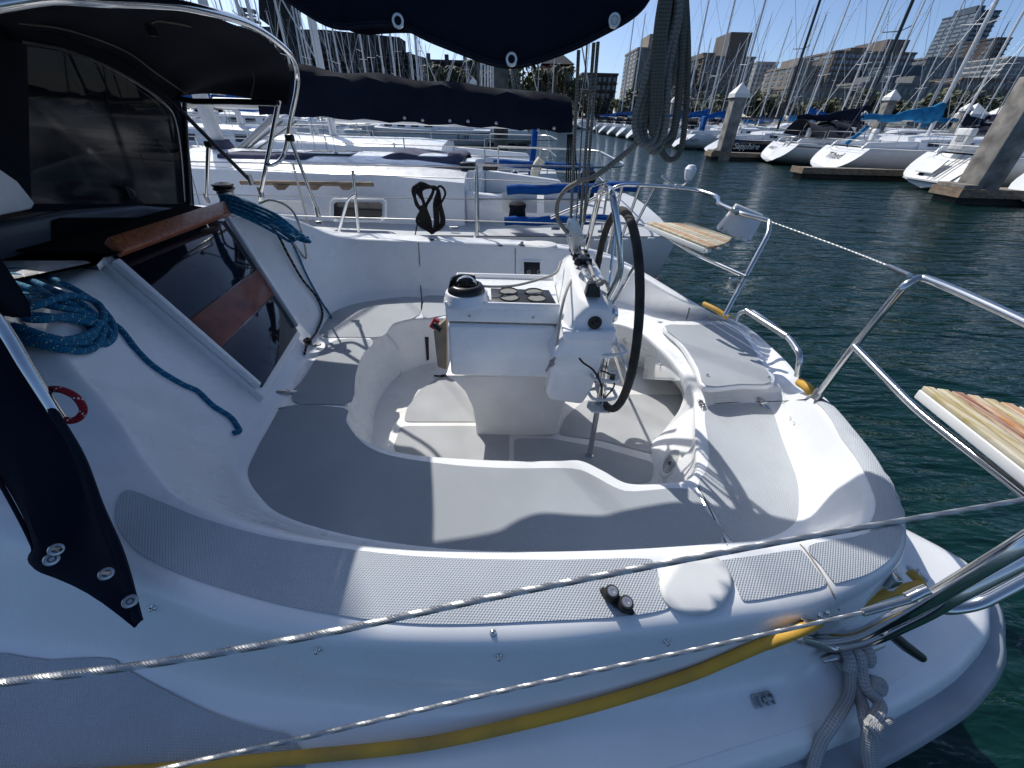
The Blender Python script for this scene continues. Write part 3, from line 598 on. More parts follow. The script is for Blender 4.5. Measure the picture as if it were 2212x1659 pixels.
gt = [Vector((.385, 1.535, 1.44)), PY(1342, 590, 1.53), PY(1336, 500, 1.55), PY(1322, 412, 1.60), Vector((.375, 1.95, 1.80)), Vector((.38, 2.17, 1.45))]
part('wheel_guard', MB().tube(fil(gt, .09, 8), .0135, 12), steel, BOAT, 'polished steel guard arch over the pedestal')
gt2 = [Vector((.30, 1.98, 1.47)), Vector((.335, 1.99, 1.79)), Vector((.365, 1.75, 1.845))]
part('wheel_guard', MB().tube(gt2, .0055, 8), steel, BOAT)
pf = PZ(1273, 984, FL); pt = PY(1316, 742, 1.55)
part('guard_post', MB().tube([pf, pt], .0145, 12), steel, BOAT); part('post_foot', MB().lathe([(.024, .001), (.024, .008), (.016, .014)], pf, 18), steel_dull, BOAT)
pf2 = PZ(1360, 862, FL); part('guard_post', MB().tube([pf2, PY(1322, 750, 2.0)], .009, 10), steel, BOAT)
# white instrument trays on the post
for v, (du, rz_) in ((748, (0, .2)), (795, (2, -.1)), (832, (-3, .1)), (862, (-8, -.05))):
    q = pt.lerp(pf, (v - 742) / (984 - 742)) ; R_ = Matrix.Rotation(rz_, 3, 'Z')
    sh = [q + R_ @ Vector((x, y - .02, 0)) for x, y in ((-.05, .035), (.05, .035), (.062, 0), (.05, -.045), (-.04, -.05), (-.062, -.01))]
    if v != 862:
        part('instrument_bracket', MB().tube([s + Vector((0, 0, .0)) for s in cr(sh, 3, True)], .008, 8, closed=True), whitep, BOAT)
        part('instrument_bracket', MB().box(q + Vector((0, .02, .01)), (.05, .03, .035)), whitep, BOAT, bevel=.004)
    else: part('instrument_tray', MB().prism(sh, (0, 0, .012)), whitep, BOAT, bevel=.006)
part('cable', MB().tube(cr([PY(1298, 800, 1.50), PY(1322, 812, 1.50), PY(1326, 835, 1.5), PY(1305, 862, 1.5)], 6), .004, 8), blackr, BOAT)
part('plug', MB().lathe([(0, .03), (.012, .03), (.013, 0)], PY(1322, 822, 1.49), 14), blackp, BOAT)
# ------------------------------------------------------------------ companionway
bn_, bf_ = hit(555, 848), hit(632, 725)
tn_, tf_ = PZ(235, 568, 1.50), PZ(470, 478, 1.50)
hn = (bf_ - bn_).cross(tn_ - bn_).normalized();  hn = hn if hn.dot(C0 - bn_) > 0 else -hn
cwL = .035
def CW(a, b, l=cwL): return bn_.lerp(bf_, a).lerp(tn_.lerp(tf_, a), b) + hn * l          # a: near->far, b: bottom->top
def board(name, b0, b1, m, th=.014, lab=None, a0=.0, a1=1.):
    return part(name, MB().prism([CW(a0, b0), CW(a1, b0), CW(a1, b1), CW(a0, b1)], hn * th), m, BOAT, lab, bevel=.003)
part('companionway_surround', MB().prism([CW(-.06, -.05, -.02), CW(1.08, -.05, -.02), CW(1.08, 1.02, -.02), CW(-.06, 1.02, -.02)], hn * (.052)), gel, BOAT, bevel=.01, bseg=3)
board('washboard', .0, .31, smoke, lab='lowest smoked acrylic washboard'); board('washboard', .315, .53, teak_s, .017, 'varnished teak washboard'); board('washboard', .535, 1.0, smoke, .014, 'large smoked acrylic washboard')
for a in (-.035, 1.035):
    part('slide_rail', MB().prism([CW(a - .022, .02), CW(a + .022, .02), CW(a + .022, .97), CW(a - .022, .97)], hn * .034), gel, BOAT, bevel=.008, bseg=3)
r0, r1 = CW(-.03, 1.0, .075), CW(1.02, 1.0, .075); upv = (tn_ - bn_).normalized()
part('teak_top_rail', MB().prism([r0 + upv * -.03, r1 + upv * -.03, r1 + upv * .045, r0 + upv * .045], hn * .04), teak, BOAT, 'thick teak rail on top of the companionway boards', bevel=.007, bseg=3)
hp_ = PZ(440, 470, 1.55); part('hasp', MB().box(hp_ + Vector((.01, -.02, .0)), (.02, .02, .07)), blackp, BOAT, bevel=.004)
part('hasp_lever', MB().tube(fil([hp_ + Vector((0, -.03, .03)), hp_ + Vector((.03, -.04, .0)), hp_ + Vector((.03, -.035, -.06))], .01), .006, 8), steel_dull, BOAT)
part('opening_dark_plate', MB().prism([PZ(252, 550, 1.547), PZ(466, 456, 1.547), Vector((-2.03, 2.60, 1.547)), Vector((-2.03, 1.60, 1.547))], (0, 0, .008)), void, BOAT)  # black plate stands for the unlit cabin below; nothing is cut open
part('sea_hood', MB().prism([(-2.035, y, z) for y, z in ((.98, 1.44), (2.74, 1.44), (2.72, 1.50), (2.3, 1.60), (1.9, 1.648), (1.4, 1.652), (.98, 1.60))], (-1.5, 0, 0)), mat('hood_grey', (.10, .105, .12), .4, coat=.2, var=.15), BOAT, 'moulded hood over the sliding hatch', bevel=.02, bseg=3)
part('opening_dark_plate', MB().prism([PX(u, v, -2.032) for u, v in ((112, 546), (112, 476), (130, 470), (300, 470), (388, 478), (400, 540))], (.006, 0, 0)), void, BOAT)  # black sheet on the hood face, painted as the dark inside
part('hatch_garage', MB().prism([PX(u, v, -2.0) for u, v in ((-260, 330), (0, 364), (40, 392), (78, 440), (70, 452), (0, 466), (-260, 480))], (-.2, .02, 0)), gel, BOAT, bevel=.01, bseg=3)
part('hatch_sill', MB().prism([PZ(-300, 574, 1.512), PZ(195, 574, 1.512), PZ(215, 582, 1.512), PZ(232, 562, 1.512), Vector((-2.04, 1.62, 1.512)), Vector((-2.04, .9, 1.512))], (0, 0, .022)), gel, BOAT, bevel=.005)
# ------------------------------------------------------------------ dodger
XH, XW = -1.22, -2.08
hoop_px = [(-260, 60), (-60, 20), (100, -6), (207, 0), (330, 6), (417, 17), (533, 50), (600, 92), (632, 125), (642, 160), (640, 200), (627, 262), (617, 320), (608, 343), (592, 355), (575, 357)]
HX = [-1.05, -.98, -.94, -.93, -.94, -.96, -1.02, -1.10, -1.18, -1.25, -1.30, -1.38, -1.46, -1.49, -1.52, -1.56]
hoop = cr([PX(u, v, x) for (u, v), x in zip(hoop_px, HX)], 5)
nearside = [Vector((-1.08, .95, 2.20)), Vector((-1.10, .85, 2.08)), PX(-120, 560, -1.10), PX(0, 700, -1.06), PX(62, 800, -1.03), PX(128, 905, -1.0)]
DOD = part('dodger_hoop', MB().tube(hoop, .0125, 12), steel, BOAT, 'polished stainless hoop of the spray dodger')
hoop_n = cr([hoop[0]] + nearside, 6)
part('hoop_leg', MB().tube(hoop_n, .0125, 12), steel, BOAT)
# canvas between windscreen arc and hoop
top_w = [(-420, -60), (-200, 10), (-60, 46), (45, 62), (140, 80), (240, 118), (320, 170), (362, 205), (384, 212)]
arcW = cr([PX(u, v, XW) for u, v in top_w], 5)
hp2 = cr([PX(u, v, x) + Vector((0, 0, -.012)) for u, v, x in [(-260, 60, -1.05), (-60, 20, -.98), (100, -2, -.94), (207, 4, -.93), (417, 24, -.96), (533, 58, -1.02), (612, 118, -1.13), (630, 170, -1.26), (622, 232, -1.34)]], 5)
ewn = cr([Vector((XW - .1, .86, 1.75)), Vector((XW - .02, .95, 2.08)), Vector((XW, 1.2, 2.22))], 5); hpn = cr([Vector((-1.06, .80, 1.62)), Vector((-1.13, .88, 2.12)), Vector((-1.08, 1.0, 2.22))], 5)
arcW = ewn + arcW; hp2 = hpn + hp2
nA = min(len(arcW), len(hp2)); P = []
for k in range(9):
    t = k / 8; row = []
    for i in range(nA):
        a, b = arcW[i], hp2[i]; q = a.lerp(b, t) + Vector((0, 0, .05 * math.sin(math.pi * t) + .008 * math.sin(i * .9 + 5 * t)))
        if k > 6: q.z += .01
        row.append(q)
    P.append(row)
cv = part('dodger_canvas', MB().grid(P), navy_in, BOAT, 'navy canvas roof of the spray dodger', solid=.004, subsurf=1)
part('near_shade_curtain', MB().grid([[Vector((-3.0, .78, z)), Vector((-2.2, .80, z + .12 * (z > 1.7))), Vector((-1.7, .80, z + .16 * (z > 1.7))), Vector((-1.25, .80, z + .1 * (z > 1.7)))] for z in (1.45, 1.65, 1.85, 1.98)]), navy, cv, solid=.004)  # unseen near curtain, added and stretched forward to shade the side deck
# side curtain hem and windscreen
hem = [PX(384, 212, XW), PY(420, 219, 2.75), PY(500, 219, 2.72), PY(600, 222, 2.62)]
part('curtain_hem', MB().tube(hem, .014, 8), navy_in, cv); part('curtain_zip', MB().tube([p + Vector((0, -.012, -.012)) for p in hem], .004, 6), steel_dull, cv)
SC = [(-60, 62), (45, 76), (140, 96), (240, 136), (320, 186), (366, 222), (386, 250), (398, 330), (408, 446), (300, 458), (140, 478), (-60, 490)]
wsc = part('windscreen', MB().add([PX(u, v, XW - .01) for u, v in SC], [tuple(range(len(SC)))], False), vinyl, BOAT, 'clear vinyl windscreen of the dodger')
def fband(px, wd, m=trim, name='canvas_binding', par=None, off=0.0):
    pts = cr([PX(u, v, XW + off) for u, v in px], 5); P = []
    for i, p in enumerate(pts):
        t = pts[min(i + 1, len(pts) - 1)] - pts[max(i - 1, 0)]; s = t.cross(Vector((1, 0, 0))).normalized() * wd / 2
        P.append([p - s + Vector((-.004, 0, 0)), p - s * .8 + Vector((.006, 0, 0)), p + s * .8 + Vector((.006, 0, 0)), p + s + Vector((-.004, 0, 0))])
    return part(name, MB().grid(P), m, par or wsc)
fband([(-60, 50), (45, 66), (140, 86), (240, 124), (320, 176), (372, 212)], .10, navy_in)
fband([(376, 210), (390, 255), (400, 330), (410, 442)], .075, navy_in)
fband([(18, 66), (22, 200), (25, 330), (30, 444)], .13, navy_in)
fband([(-60, 452), (140, 448), (408, 446)], .03, navy_in)
fband([(45, 90), (140, 108), (238, 146), (318, 194), (362, 232), (378, 262), (390, 335), (398, 436)], .012, steel_dull, 'window_zip', off=.008)
for i, ln in enumerate([[(40, 50), (150, 66), (270, 110), (340, 160), (410, 208)], [(370, 52), (470, 88), (530, 128), (548, 170), (542, 208)], [(325, 50), (350, 46), (440, 64), (520, 96)]]):
    q = [PX(u, v, XH - (.72, .25, .10)[i] + .0) for u, v in ln]; part('canvas_seam', MB().tube(cr(q, 5), .004, 5), mat('seam_tape', (.10, .095, .08), .8) if 'seam_tape' not in MATS else MATS['seam_tape'], cv)
for u in (325, 366): part('strap_buckle', MB().box(PX(u, 58, XH - .35), (.02, .03, .06)), blackp, cv)
# struts and posts
def rod(a, b, r, m=steel, name='dodger_strut', par=BOAT): return part(name, MB().tube([a, b], r, 10), m, par)
fa, fb = PY(603, 215, 2.70), PY(560, 432, 2.82)
rod(fa, fb, .0125); rod(PY(358, 206, 2.62), PY(548, 398, 2.80), .0115, blackp); rod(PY(450, 318, 2.85), PY(445, 436, 2.86), .012)
rod(PY(628, 302, 2.80), PY(690, 468, 2.84), .0105)
for u, v, y in ((452, 312, 2.84), (626, 298, 2.79)): part('strut_joint', MB().box(PY(u, v, y), (.05, .035, .04)), blackp, BOAT, bevel=.01)
for u, v, y in ((563, 415, 2.81), (445, 428, 2.86), (685, 458, 2.84), (540, 388, 2.79)): part('strut_socket', MB().lathe([(.016, -.03), (.017, .03), (.014, .032)], PY(u, v, y), 12), steel_dull, BOAT)
mf = PY(688, 474, 2.84); part('deck_mount', MB().box(mf + Vector((0, .0, -.02)), (.05, .03, .02)), steel_dull, BOAT, bevel=.003)
ob = part('windscreen_frame', MB().tube([PX(398, 215, XW + .02), PX(410, 442, XW + .02)], .012, 8), blackp, BOAT)
# ------------------------------------------------------------------ winches
def winch(c, s=1., m=blackp):
    M0 = MB().lathe([(.0, 0), (.062 * s, 0), (.062 * s, .01), (.05 * s, .02), (.042 * s, .05 * s), (.044 * s, .09 * s), (.058 * s, .1 * s), (.06 * s, .108 * s), (.05 * s, .114 * s), (.058 * s, .122 * s), (.058 * s, .13 * s), (.03 * s, .138 * s), (.0, .138 * s)], c, 32)
    o = part('winch', M0, m, BOAT, ang=50)
    part('winch_drum', MB().lathe([(.0425 * s, .048 * s), (.046 * s, .088 * s)], c, 28), alu, o)
    part('winch_socket', MB().lathe([(0, .142 * s), (.013, .142 * s), (.018, .138 * s)], c, 14), steel_dull, o)
wc1 = PY(495, 440, 2.62); winch(wc1 + Vector((0, 0, -.02)), 1.0)
wc2 = hit(30, 740); winch(wc2, 1.05)
# ------------------------------------------------------------------ pushpit, lifelines
def rail(pts, r=.0128, name='pushpit_rail', label=None, rad=.07, m=steel): return part(name, MB().tube(fil(pts, rad, 7), r, 12), m, BOAT, label)
D1 = lambda u, v, dpt: C0 + ray(u, v) * dpt
# near quarter of the pushpit, close to the lens
rail([hit(1722, 1370), D1(1745, 1384, .98), D1(1850, 1378, .88), D1(1990, 1305, .72), D1(2212, 1172, .60), D1(2420, 1030, .56)], .0125, label='near upper stainless pushpit tube')
rail([hit(1700, 1378) + Vector((.03, 0, 0)), D1(1800, 1400, .99), D1(1880, 1385, .90), D1(2010, 1322, .78), D1(2060, 1290, .74), D1(2212, 1210, .68), D1(2420, 1090, .62)], .0125)
rail([D1(1985, 1296, .80), D1(2035, 1316, .80), D1(2110, 1306, .79), D1(2212, 1252, .76), D1(2420, 1130, .70)], .0125)
part('tube_sleeve', MB().tube([D1(1893, 1358, .835), D1(1900, 1354, .828)], .0145, 14), steel_dull, BOAT)
# gate rail on the near side of the stern walkway
gp = [PZ(1765, 856, 1.10), PZ(1845, 747, 1.38), PZ(1958, 612, 1.63), PZ(1990, 598, 1.645), PZ(2060, 626, 1.65), PZ(2212, 695, 1.65), PZ(2420, 800, 1.65)]
rail(gp, .0128, label='stainless gate rail beside the open water', rad=.10)
rail([PZ(1845, 748, 1.38), PZ(1980, 886, 1.345), PZ(2212, 1068, 1.345), PZ(2420, 1230, 1.345)], .0115)
part('post_foot', MB().lathe([(.02, -.01), (.02, .02), (.0145, .04)], gp[0], 14), steel_dull, BOAT)
fr = [PY(1190, 470, 3.30), PY(1262, 440, 3.22), PZ(1340, 399, 1.66), PZ(1420, 402, 1.66), PZ(1505, 410, 1.65), PZ(1550, 424, 1.64), PZ(1552, 440, 1.62), PZ(1600, 461, 1.61), PZ(1662, 477, 1.60)]
rail(fr, .0128, label='far upper stainless pushpit rail', rad=.05)
rail([PZ(1662, 477, 1.60), PZ(1660, 505, 1.55), PZ(1565, 682, 1.16)], .0128, rad=.04)
rail([PZ(1240, 474, 1.40), PZ(1395, 487, 1.40), PZ(1500, 548, 1.40), PZ(1612, 598, 1.38)], .0110)
for a, b in (((1382, 404), (1335, 535)), ((1415, 403), (1365, 500)), ((1345, 399), (1296, 612)), ((1262, 440), (1246, 520))):
    rail([PZ(*a, 1.655), PZ(*b, 1.655) * 0 + PY(b[0], b[1], PZ(*a, 1.655).y + .04)], .0105)
for u, v in ((1462, 404), (1310, 405), (1588, 456)): part('rail_clamp', MB().box(PZ(u, v, 1.66), (.035, .035, .035)), steel_dull, BOAT, bevel=.006)
gb = rail([PZ(1590, 694, 1.16), PZ(1598, 674, 1.21), PZ(1625, 672, 1.235), PZ(1705, 730, 1.235), PZ(1730, 768, 1.22), PZ(1722, 812, 1.12)], .0125, 'grab_rail', 'short curved stainless grab rail on the far quarter', .05)
part('grab_rail_sleeve', MB().tube([PZ(1612, 671, 1.235), PZ(1700, 727, 1.235)], .0150, 12), steel_dull, BOAT)
# white rail box
q = [PZ(1588, 434, 1.63), PZ(1647, 458, 1.56), PZ(1616, 517, 1.42), PZ(1545, 486, 1.46)]
nq = (q[1] - q[0]).cross(q[3] - q[0]).normalized(); nq = nq if nq.dot(C0 - q[0]) > 0 else -nq
q = [p + nq * .045 for p in q]
wb = part('rail_box', MB().prism(q, -nq * .03), whitep, BOAT, 'white plastic box with four corner screws on the far rail', bevel=.008, bseg=3)
for a, b in ((.08, .1), (.92, .1), (.08, .9), (.92, .9), (.25, .93), (.7, .93)):
    part('screw', bolt(q[0].lerp(q[1], a).lerp(q[3].lerp(q[2], a), b), .009 if b < .92 else .006, .003, nq), steel_dull, wb)
part('latch_plate', MB().box(PZ(1582, 612, 1.33), (.05, .012, .06)), steel_dull, BOAT, bevel=.003)
# knot of white loudspeaker horn on neighbour rail is the neighbour's; slatted stern seats
slat_a = mat('weathered_slat_orange', (.42, .17, .05), .7, var=.5, vscale=14, stretch=(6, .6, 1), col2=(.55, .48, .36), bump=.3, bscale=60)
slat_b = mat('weathered_slat_pale', (.60, .54, .42), .75, var=.5, vscale=16, stretch=(6, .6, 1), col2=(.38, .30, .12), bump=.3, bscale=60)
slat_c = mat('weathered_slat_red', (.22, .06, .03), .75, var=.5, vscale=18, stretch=(6, .6, 1), col2=(.48, .38, .28), bump=.3, bscale=60)
far_ms = [mat(n_ + '_far', c_, .75, var=.5, vscale=16, stretch=(.6, 7, 1), col2=c2_, bump=.3, bscale=60) for n_, c_, c2_ in (('slat_pale', (.58, .52, .40), (.36, .28, .14)), ('slat_orange', (.44, .18, .06), (.56, .42, .28)), ('slat_cream', (.62, .58, .48), (.40, .36, .26)))]
far_ms = [far_ms[0], far_ms[1], far_ms[2], far_ms[0], far_ms[2], far_ms[1], far_ms[0], far_ms[2]]
def slat_seat(A, B, width, n, curve, label, up=Vector((0, 0, 1)), side=1, ms=None):
    """slats run parallel to A->B, the outer edge is curved"""
    d = (B - A); L_ = d.length; d.normalize(); s = up.cross(d).normalized() * side
    base = part('stern_seat', MB().prism([A, B, B + s * .04, A + s * .04], up * .03), whitep, BOAT, label, bevel=.004)
    wd = width / n
    for k in range(n):
        t = (k + .5) / n; e0, e1 = curve(t); a = A + d * L_ * e0 + s * wd * (k + .08); b = A + d * L_ * e1 + s * wd * (k + .08)
        c, f = b + s * wd * .84, a + s * wd * .84; t2 = min(1, (k + 1) / n); g0, g1 = curve(t2)
        c = A + d * L_ * (e1 * .35 + g1 * .65) + s * wd * (k + .90); f = A + d * L_ * (e0 * .35 + g0 * .65) + s * wd * (k + .90)
        part('seat_slat', MB().prism([a + up * .03, b + up * .03, c + up * .03, f + up * .03], up * .014), (ms or [slat_b, slat_b, slat_c, slat_a, slat_b, slat_a, slat_b, slat_b])[k % 8], base, bevel=.002)
        part('slat_bearer', MB().prism([a + up * .012, b + up * .012, c + up * .012, f + up * .012], up * .016), whitep, base) if k % 3 == 0 else None
sA, sB = PZ(1972, 858, 1.375), PZ(2310, 1135, 1.375)
slat_seat(sA, sB, .36, 11, lambda t: (t * t * .25 + t * .12, 1.0), 'near slatted stern seat with flaking orange and white paint', side=1)
sA, sB = PZ(1520, 548, 1.43), PZ(1392, 494, 1.43)
slat_seat(sA, sB, .30, 9, lambda t: (-.03 + t * t * .25, 1.0 - .15 * t), 'far slatted stern seat with worn orange and white slats', side=-1, ms=far_ms)
# lifelines
def wire(pts, r, name='lifeline', label=None, strands=7):
    pts = cr(pts, 14) if len(pts) > 2 else [pts[0].lerp(pts[1], k / 20) for k in range(21)]
    L_ = [0]
    for i in range(1, len(pts)): L_.append(L_[-1] + (pts[i] - pts[i - 1]).length)
    n = max(len(pts), int(L_[-1] / .0026)) if strands else len(pts)
    if not strands: return part(name, MB().tube(pts, r, 8), wire_m, BOAT, label)
    n = min(n, 1100); core = MB(); Q = []
    for k in range(n + 1):
        l = L_[-1] * k / n; i = max(j for j in range(len(L_)) if L_[j] <= l + 1e-9); i = min(i, len(pts) - 2); f = (l - L_[i]) / max(1e-9, L_[i + 1] - L_[i]); Q.append((pts[i].lerp(pts[i + 1], f), l))
    d0 = (pts[-1] - pts[0]).normalized(); a_ = d0.orthogonal().normalized(); b_2 = d0.cross(a_)
    for s in range(strands):
        core.tube([p + (a_ * math.cos(2 * math.pi * (s / strands + l / .019)) + b_2 * math.sin(2 * math.pi * (s / strands + l / .019))) * r * .60 for p, l in Q], r * .44, 5)
    return part(name, core, wire_m, BOAT, label)
wire([PZ(-160, 1500, 1.68), PZ(0, 1475, 1.68), PZ(350, 1430, 1.68), PZ(700, 1368, 1.68), PZ(1106, 1282, 1.68), PZ(1700, 1168, 1.69), PZ(2212, 1080, 1.70), PZ(2420, 1040, 1.71)], .0031, label='upper stainless wire lifeline close to the camera')
wire([PZ(200, 1700, 1.38), PZ(370, 1657, 1.38), PZ(700, 1583, 1.38), PZ(1106, 1488, 1.38), PZ(1480, 1408, 1.39), PZ(1830, 1331, 1.40), PZ(1900, 1314, 1.40)], .0030, label='lower stainless wire lifeline')
part('turnbuckle', MB().tube([PZ(1862, 1324, 1.40), PZ(1975, 1293, 1.41)], .0055, 10), steel_dull, BOAT)
part('fork_end', MB().tube(fil([PZ(1960, 1292, 1.41), PZ(1985, 1280, 1.42), PZ(2005, 1272, 1.43)], .01), .008, 10), steel, BOAT)
wire([PZ(1662, 478, 1.60), PZ(1820, 535, 1.60), PZ(1960, 590, 1.64)], .0035, label='white rope across the stern gate', strands=5)
part('pelican_hook', MB().tube([PZ(1920, 575, 1.63), PZ(1965, 595, 1.65)], .008, 10), steel_dull, BOAT)
def stanchion(bu, bv, tu, tv, y):
    b, t = PY(bu, bv, y), PY(tu, tv, y + .03); o = part('stanchion', MB().tube([b, t], .0125, 12), steel, BOAT); part('stanchion_base', MB().lathe([(.032, -.01), (.032, .008), (.018, .02), (.016, .05)], b, 16), steel_dull, o); return t
t1 = stanchion(1030, 514, 1028, 372, 3.34); t2_ = stanchion(776, 514, 762, 368, 3.36)
rail([PY(728, 514, 3.36), PY(752, 430, 3.37), PY(768, 420, 3.37)], .0115, 'stanchion_brace', rad=.05)
for a, b, c in (((300, 352), (762, 376), (1262, 398)), ((420, 458), (762, 470), (1250, 484))):
    part('lifeline', MB().tube([PY(a[0], a[1], 3.5), PY(b[0], b[1], 3.38), PY(1029, (b[1] + c[1]) / 2, 3.36), PY(c[0], c[1], 3.3)], .0035, 6), wire_m, BOAT)
# ================================================================== LOOSE GEAR ON THE OWN BOAT
# boom cover overhead
low = [(-420, -330), (-120, -250), (200, -160), (430, -90), (560, -40), (617, 2), (652, 27), (700, 55), (740, 66), (785, 63), (830, 61), (872, 65), (925, 91), (1000, 121), (1058, 142), (1108, 149), (1160, 139), (1240, 110), (1300, 80), (1358, 48), (1392, 18), (1408, -12)]
YB = 1.74
lowp = cr([PY(u, v, YB) for u, v in low], 4)
for p in lowp[:16]: p.z = min(p.z, 2.62)
P = []
N_ = len(lowp)
for i, p in enumerate(lowp):
    t = i / (N_ - 1); topz = 2.80 - .06 * t; row = []
    for k, (dy, f) in enumerate(((0, 0), (-.008, .12), (.0, .35), (-.02, .6), (.01, .82), (.09, 1.0), (.20, .97), (.27, .8), (.26, .5), (.25, .25), (.245, .04))):
        row.append(Vector((p.x, YB + dy + .012 * math.sin(i * .37 + k) * f, p.z + (topz - p.z) * f)))
    P.append(row)
BC = thing('boom_cover', 'navy canvas sail cover overhead with a scalloped edge and three brass eyelets', 'sail cover', (-.5, 1.85, 2.2))
part('cover_canvas', MB().grid(P), navy, BC, solid=.004)
part('cover_hem', MB().tube([p + Vector((0, -.003, .012)) for p in lowp], .007, 6), navy, BC)
part('cover_seam', MB().tube(cr([PY(728, -60, YB - .01), PY(738, 20, YB - .01), PY(742, 62, YB - .006)], 5), .002, 5), trim, BC)
for u, v in ((860, 45), (1105, 128), (1327, 44)):
    c = PY(u, v, YB - .016); M = Vector((0, -1, 0)).to_track_quat('Z', 'Y').to_matrix()
    g = part('eyelet', MB().lathe([(.011, .001), (.012, .004), (.019, .004), (.021, .0)], c, 22, M), steel_dull, BC)
    part('eyelet_hole', MB().lathe([(0, .002), (.011, .002)], c, 16, M), trim if u != 1327 else whitep, g)
boom = MB().tube([Vector((-4.2, 1.87, 2.66)), Vector((.36, 1.87, 2.54))], .07, 16); part('boom', boom, mastw, BOAT, 'boom under the navy sail cover')
# a folded end of the cover hanging aft
def coil(name, loops, r, m, label, cat, n=10, smooth=6, extra=(), closed=True):
    mb = MB()
    for lp in loops: mb.tube(cr(lp, smooth, closed), r, n, closed=closed)
    for e in extra: mb.tube(cr(e, smooth), r, n)
    return solo(name, mb, m, label, cat)
rnd = random.Random(3)
loops = []
for k in range(6):
    x0 = 1386 + 11 * k; b = 322 + rnd.uniform(-20, 22); ty = 1.50 + .012 * k
    wdt = 26 + rnd.uniform(0, 14)
    tp = (1452 + 4 * k, -60)
    loops.append([PY(tp[0], tp[1], ty), PY(1432 + 5 * k, 30, ty), PY(x0 + 15, 150, ty - .01), PY(x0 - 12, 240, ty), PY(x0 - 14, b - 30, ty), PY(x0 + 2, b, ty), PY(x0 + wdt - 8, b - 10, ty + .02), PY(x0 + wdt + 4, b - 60, ty + .02), PY(x0 + wdt + 12, 150, ty + .02), PY(1462 + 4 * k, 20, ty + .02)])
coil('rope_coil', loops[:3], .0092, rope_gry, 'olive grey mainsheet rope coiled and hanging down beside the wheel', 'rope', extra=[[PY(1452, -60, 1.53), PY(1430, 60, 1.53), PY(1400, 200, 1.52), PY(1378, 290, 1.52), PY(1372, 312, 1.52), PY(1340, 340, 1.55), PY(1290, 378, 1.6), PY(1252, 392, 1.7), PY(1222, 410, 1.8), PY(1204, 440, 1.84), PY(1206, 475, 1.86), PY(1226, 504, 1.88)]])
coil('rope_coil', loops[3:], .0098, rope_dk, 'darkest bundle of the hanging rope coil, its right hand half', 'rope', extra=[[PY(1440 + 8 * k, -60, 1.49), PY(1420 + 8 * k, 60, 1.48), PY(1412 + 8 * k, 180, 1.48), PY(1408 + 9 * k, 290 - 20 * k, 1.49)] for k in range(3)])
ms = MB()
for (a, b) in (((1250, 108), (1232, 500)), ((1283, 92), (1252, 500)), ((1292, 90), (1262, 480)), ((1268, 96), (1240, 560))):
    ms.tube([PY(a[0], a[1], 1.88).lerp(PY(b[0], b[1], 1.9), k / 12) for k in range(13)], .0065 if a[0] != 1268 else .003, 8)
solo('mainsheet', ms, rope_gry, 'grey mainsheet parts running from the boom down to the traveller block', 'rope')
tb_ = thing('sheet_block', 'grey triangular pulley block standing on the traveller car', 'pulley', (.30, 1.9, 1.5))
bp_ = [PY(u, v, 1.885) for u, v in ((1222, 500), (1228, 478), (1240, 466), (1250, 478), (1262, 512), (1258, 524), (1238, 552), (1228, 530))]
part('cheek_plate', MB().prism(bp_, (0, .012, 0)), alu, tb_, bevel=.003); part('cheek_plate', MB().prism([p + Vector((0, .03, 0)) for p in bp_], (0, .012, 0)), alu, tb_, bevel=.003)
for u, v in ((1230, 485), (1246, 478), (1256, 512), (1232, 512), (1240, 544)): part('rivet', bolt(PY(u, v, 1.884), .006, .004, (0, -1, 0)), steel, tb_)
# traveller control line and console line
solo('control_line', MB().tube(cr([PY(1242, 590, 1.85), PY(1225, 625, 1.6), PY(1214, 665, 1.52), PY(1206, 720, 1.505), PY(1199, 770, 1.50), PY(1190, 785, 1.50), PY(1180, 802, 1.50)], 8), .006, 8).tube(cr([PY(1188, 780, 1.495), PY(1196, 786, 1.48), PY(1186, 792, 1.49), PY(1194, 776, 1.5)], 5), .006, 8), rope_wht, 'thin white control line hanging down the front of the steering pedestal', 'rope')
solo('tail_line', MB().tube(cr([PY(1212, 565, 1.95), PY(1200, 590, 1.85), PY(1160, 605, 1.8), PY(1110, 617, 1.76), PY(1060, 619, 1.72), PY(1030, 616, 1.72)], 8), .006, 8), rope_wht, 'thin white line lying along the cup holder towards the compass', 'rope')
solo('knotted_line', MB().tube(cr([Vector((.325, 1.95, 1.51)), Vector((.335, 1.75, 1.50)), PZ(1288, 612, 1.5), PZ(1294, 604, 1.53), PZ(1302, 612, 1.5), PZ(1292, 616, 1.52), PZ(1300, 606, 1.52), PZ(1310, 612, 1.49), PZ(1316, 630, 1.44)], 7), .0065, 8), rope_wht, 'white line knotted at the near end of the traveller', 'rope')
# winch handle pouch at the console side
wp_ = thing('winch_handle_pouch', 'tan pouch left of the pedestal holding a black handle with a red collar', 'pouch', PY(946, 760, 1.70))
part('pouch', MB().prism([PY(936, 715, 1.68), PY(964, 690, 1.68), PY(964, 800, 1.68), PY(945, 793, 1.68)], (0, .05, 0)), tan_m, wp_, bevel=.006)
part('grip', MB().tube([PY(938, 700, 1.66), PY(954, 714, 1.64)], .014, 12), blackp, wp_, bevel=.003); part('collar', MB().tube([PY(934, 708, 1.67), PY(944, 690, 1.68)], .016, 12), red_m, wp_)
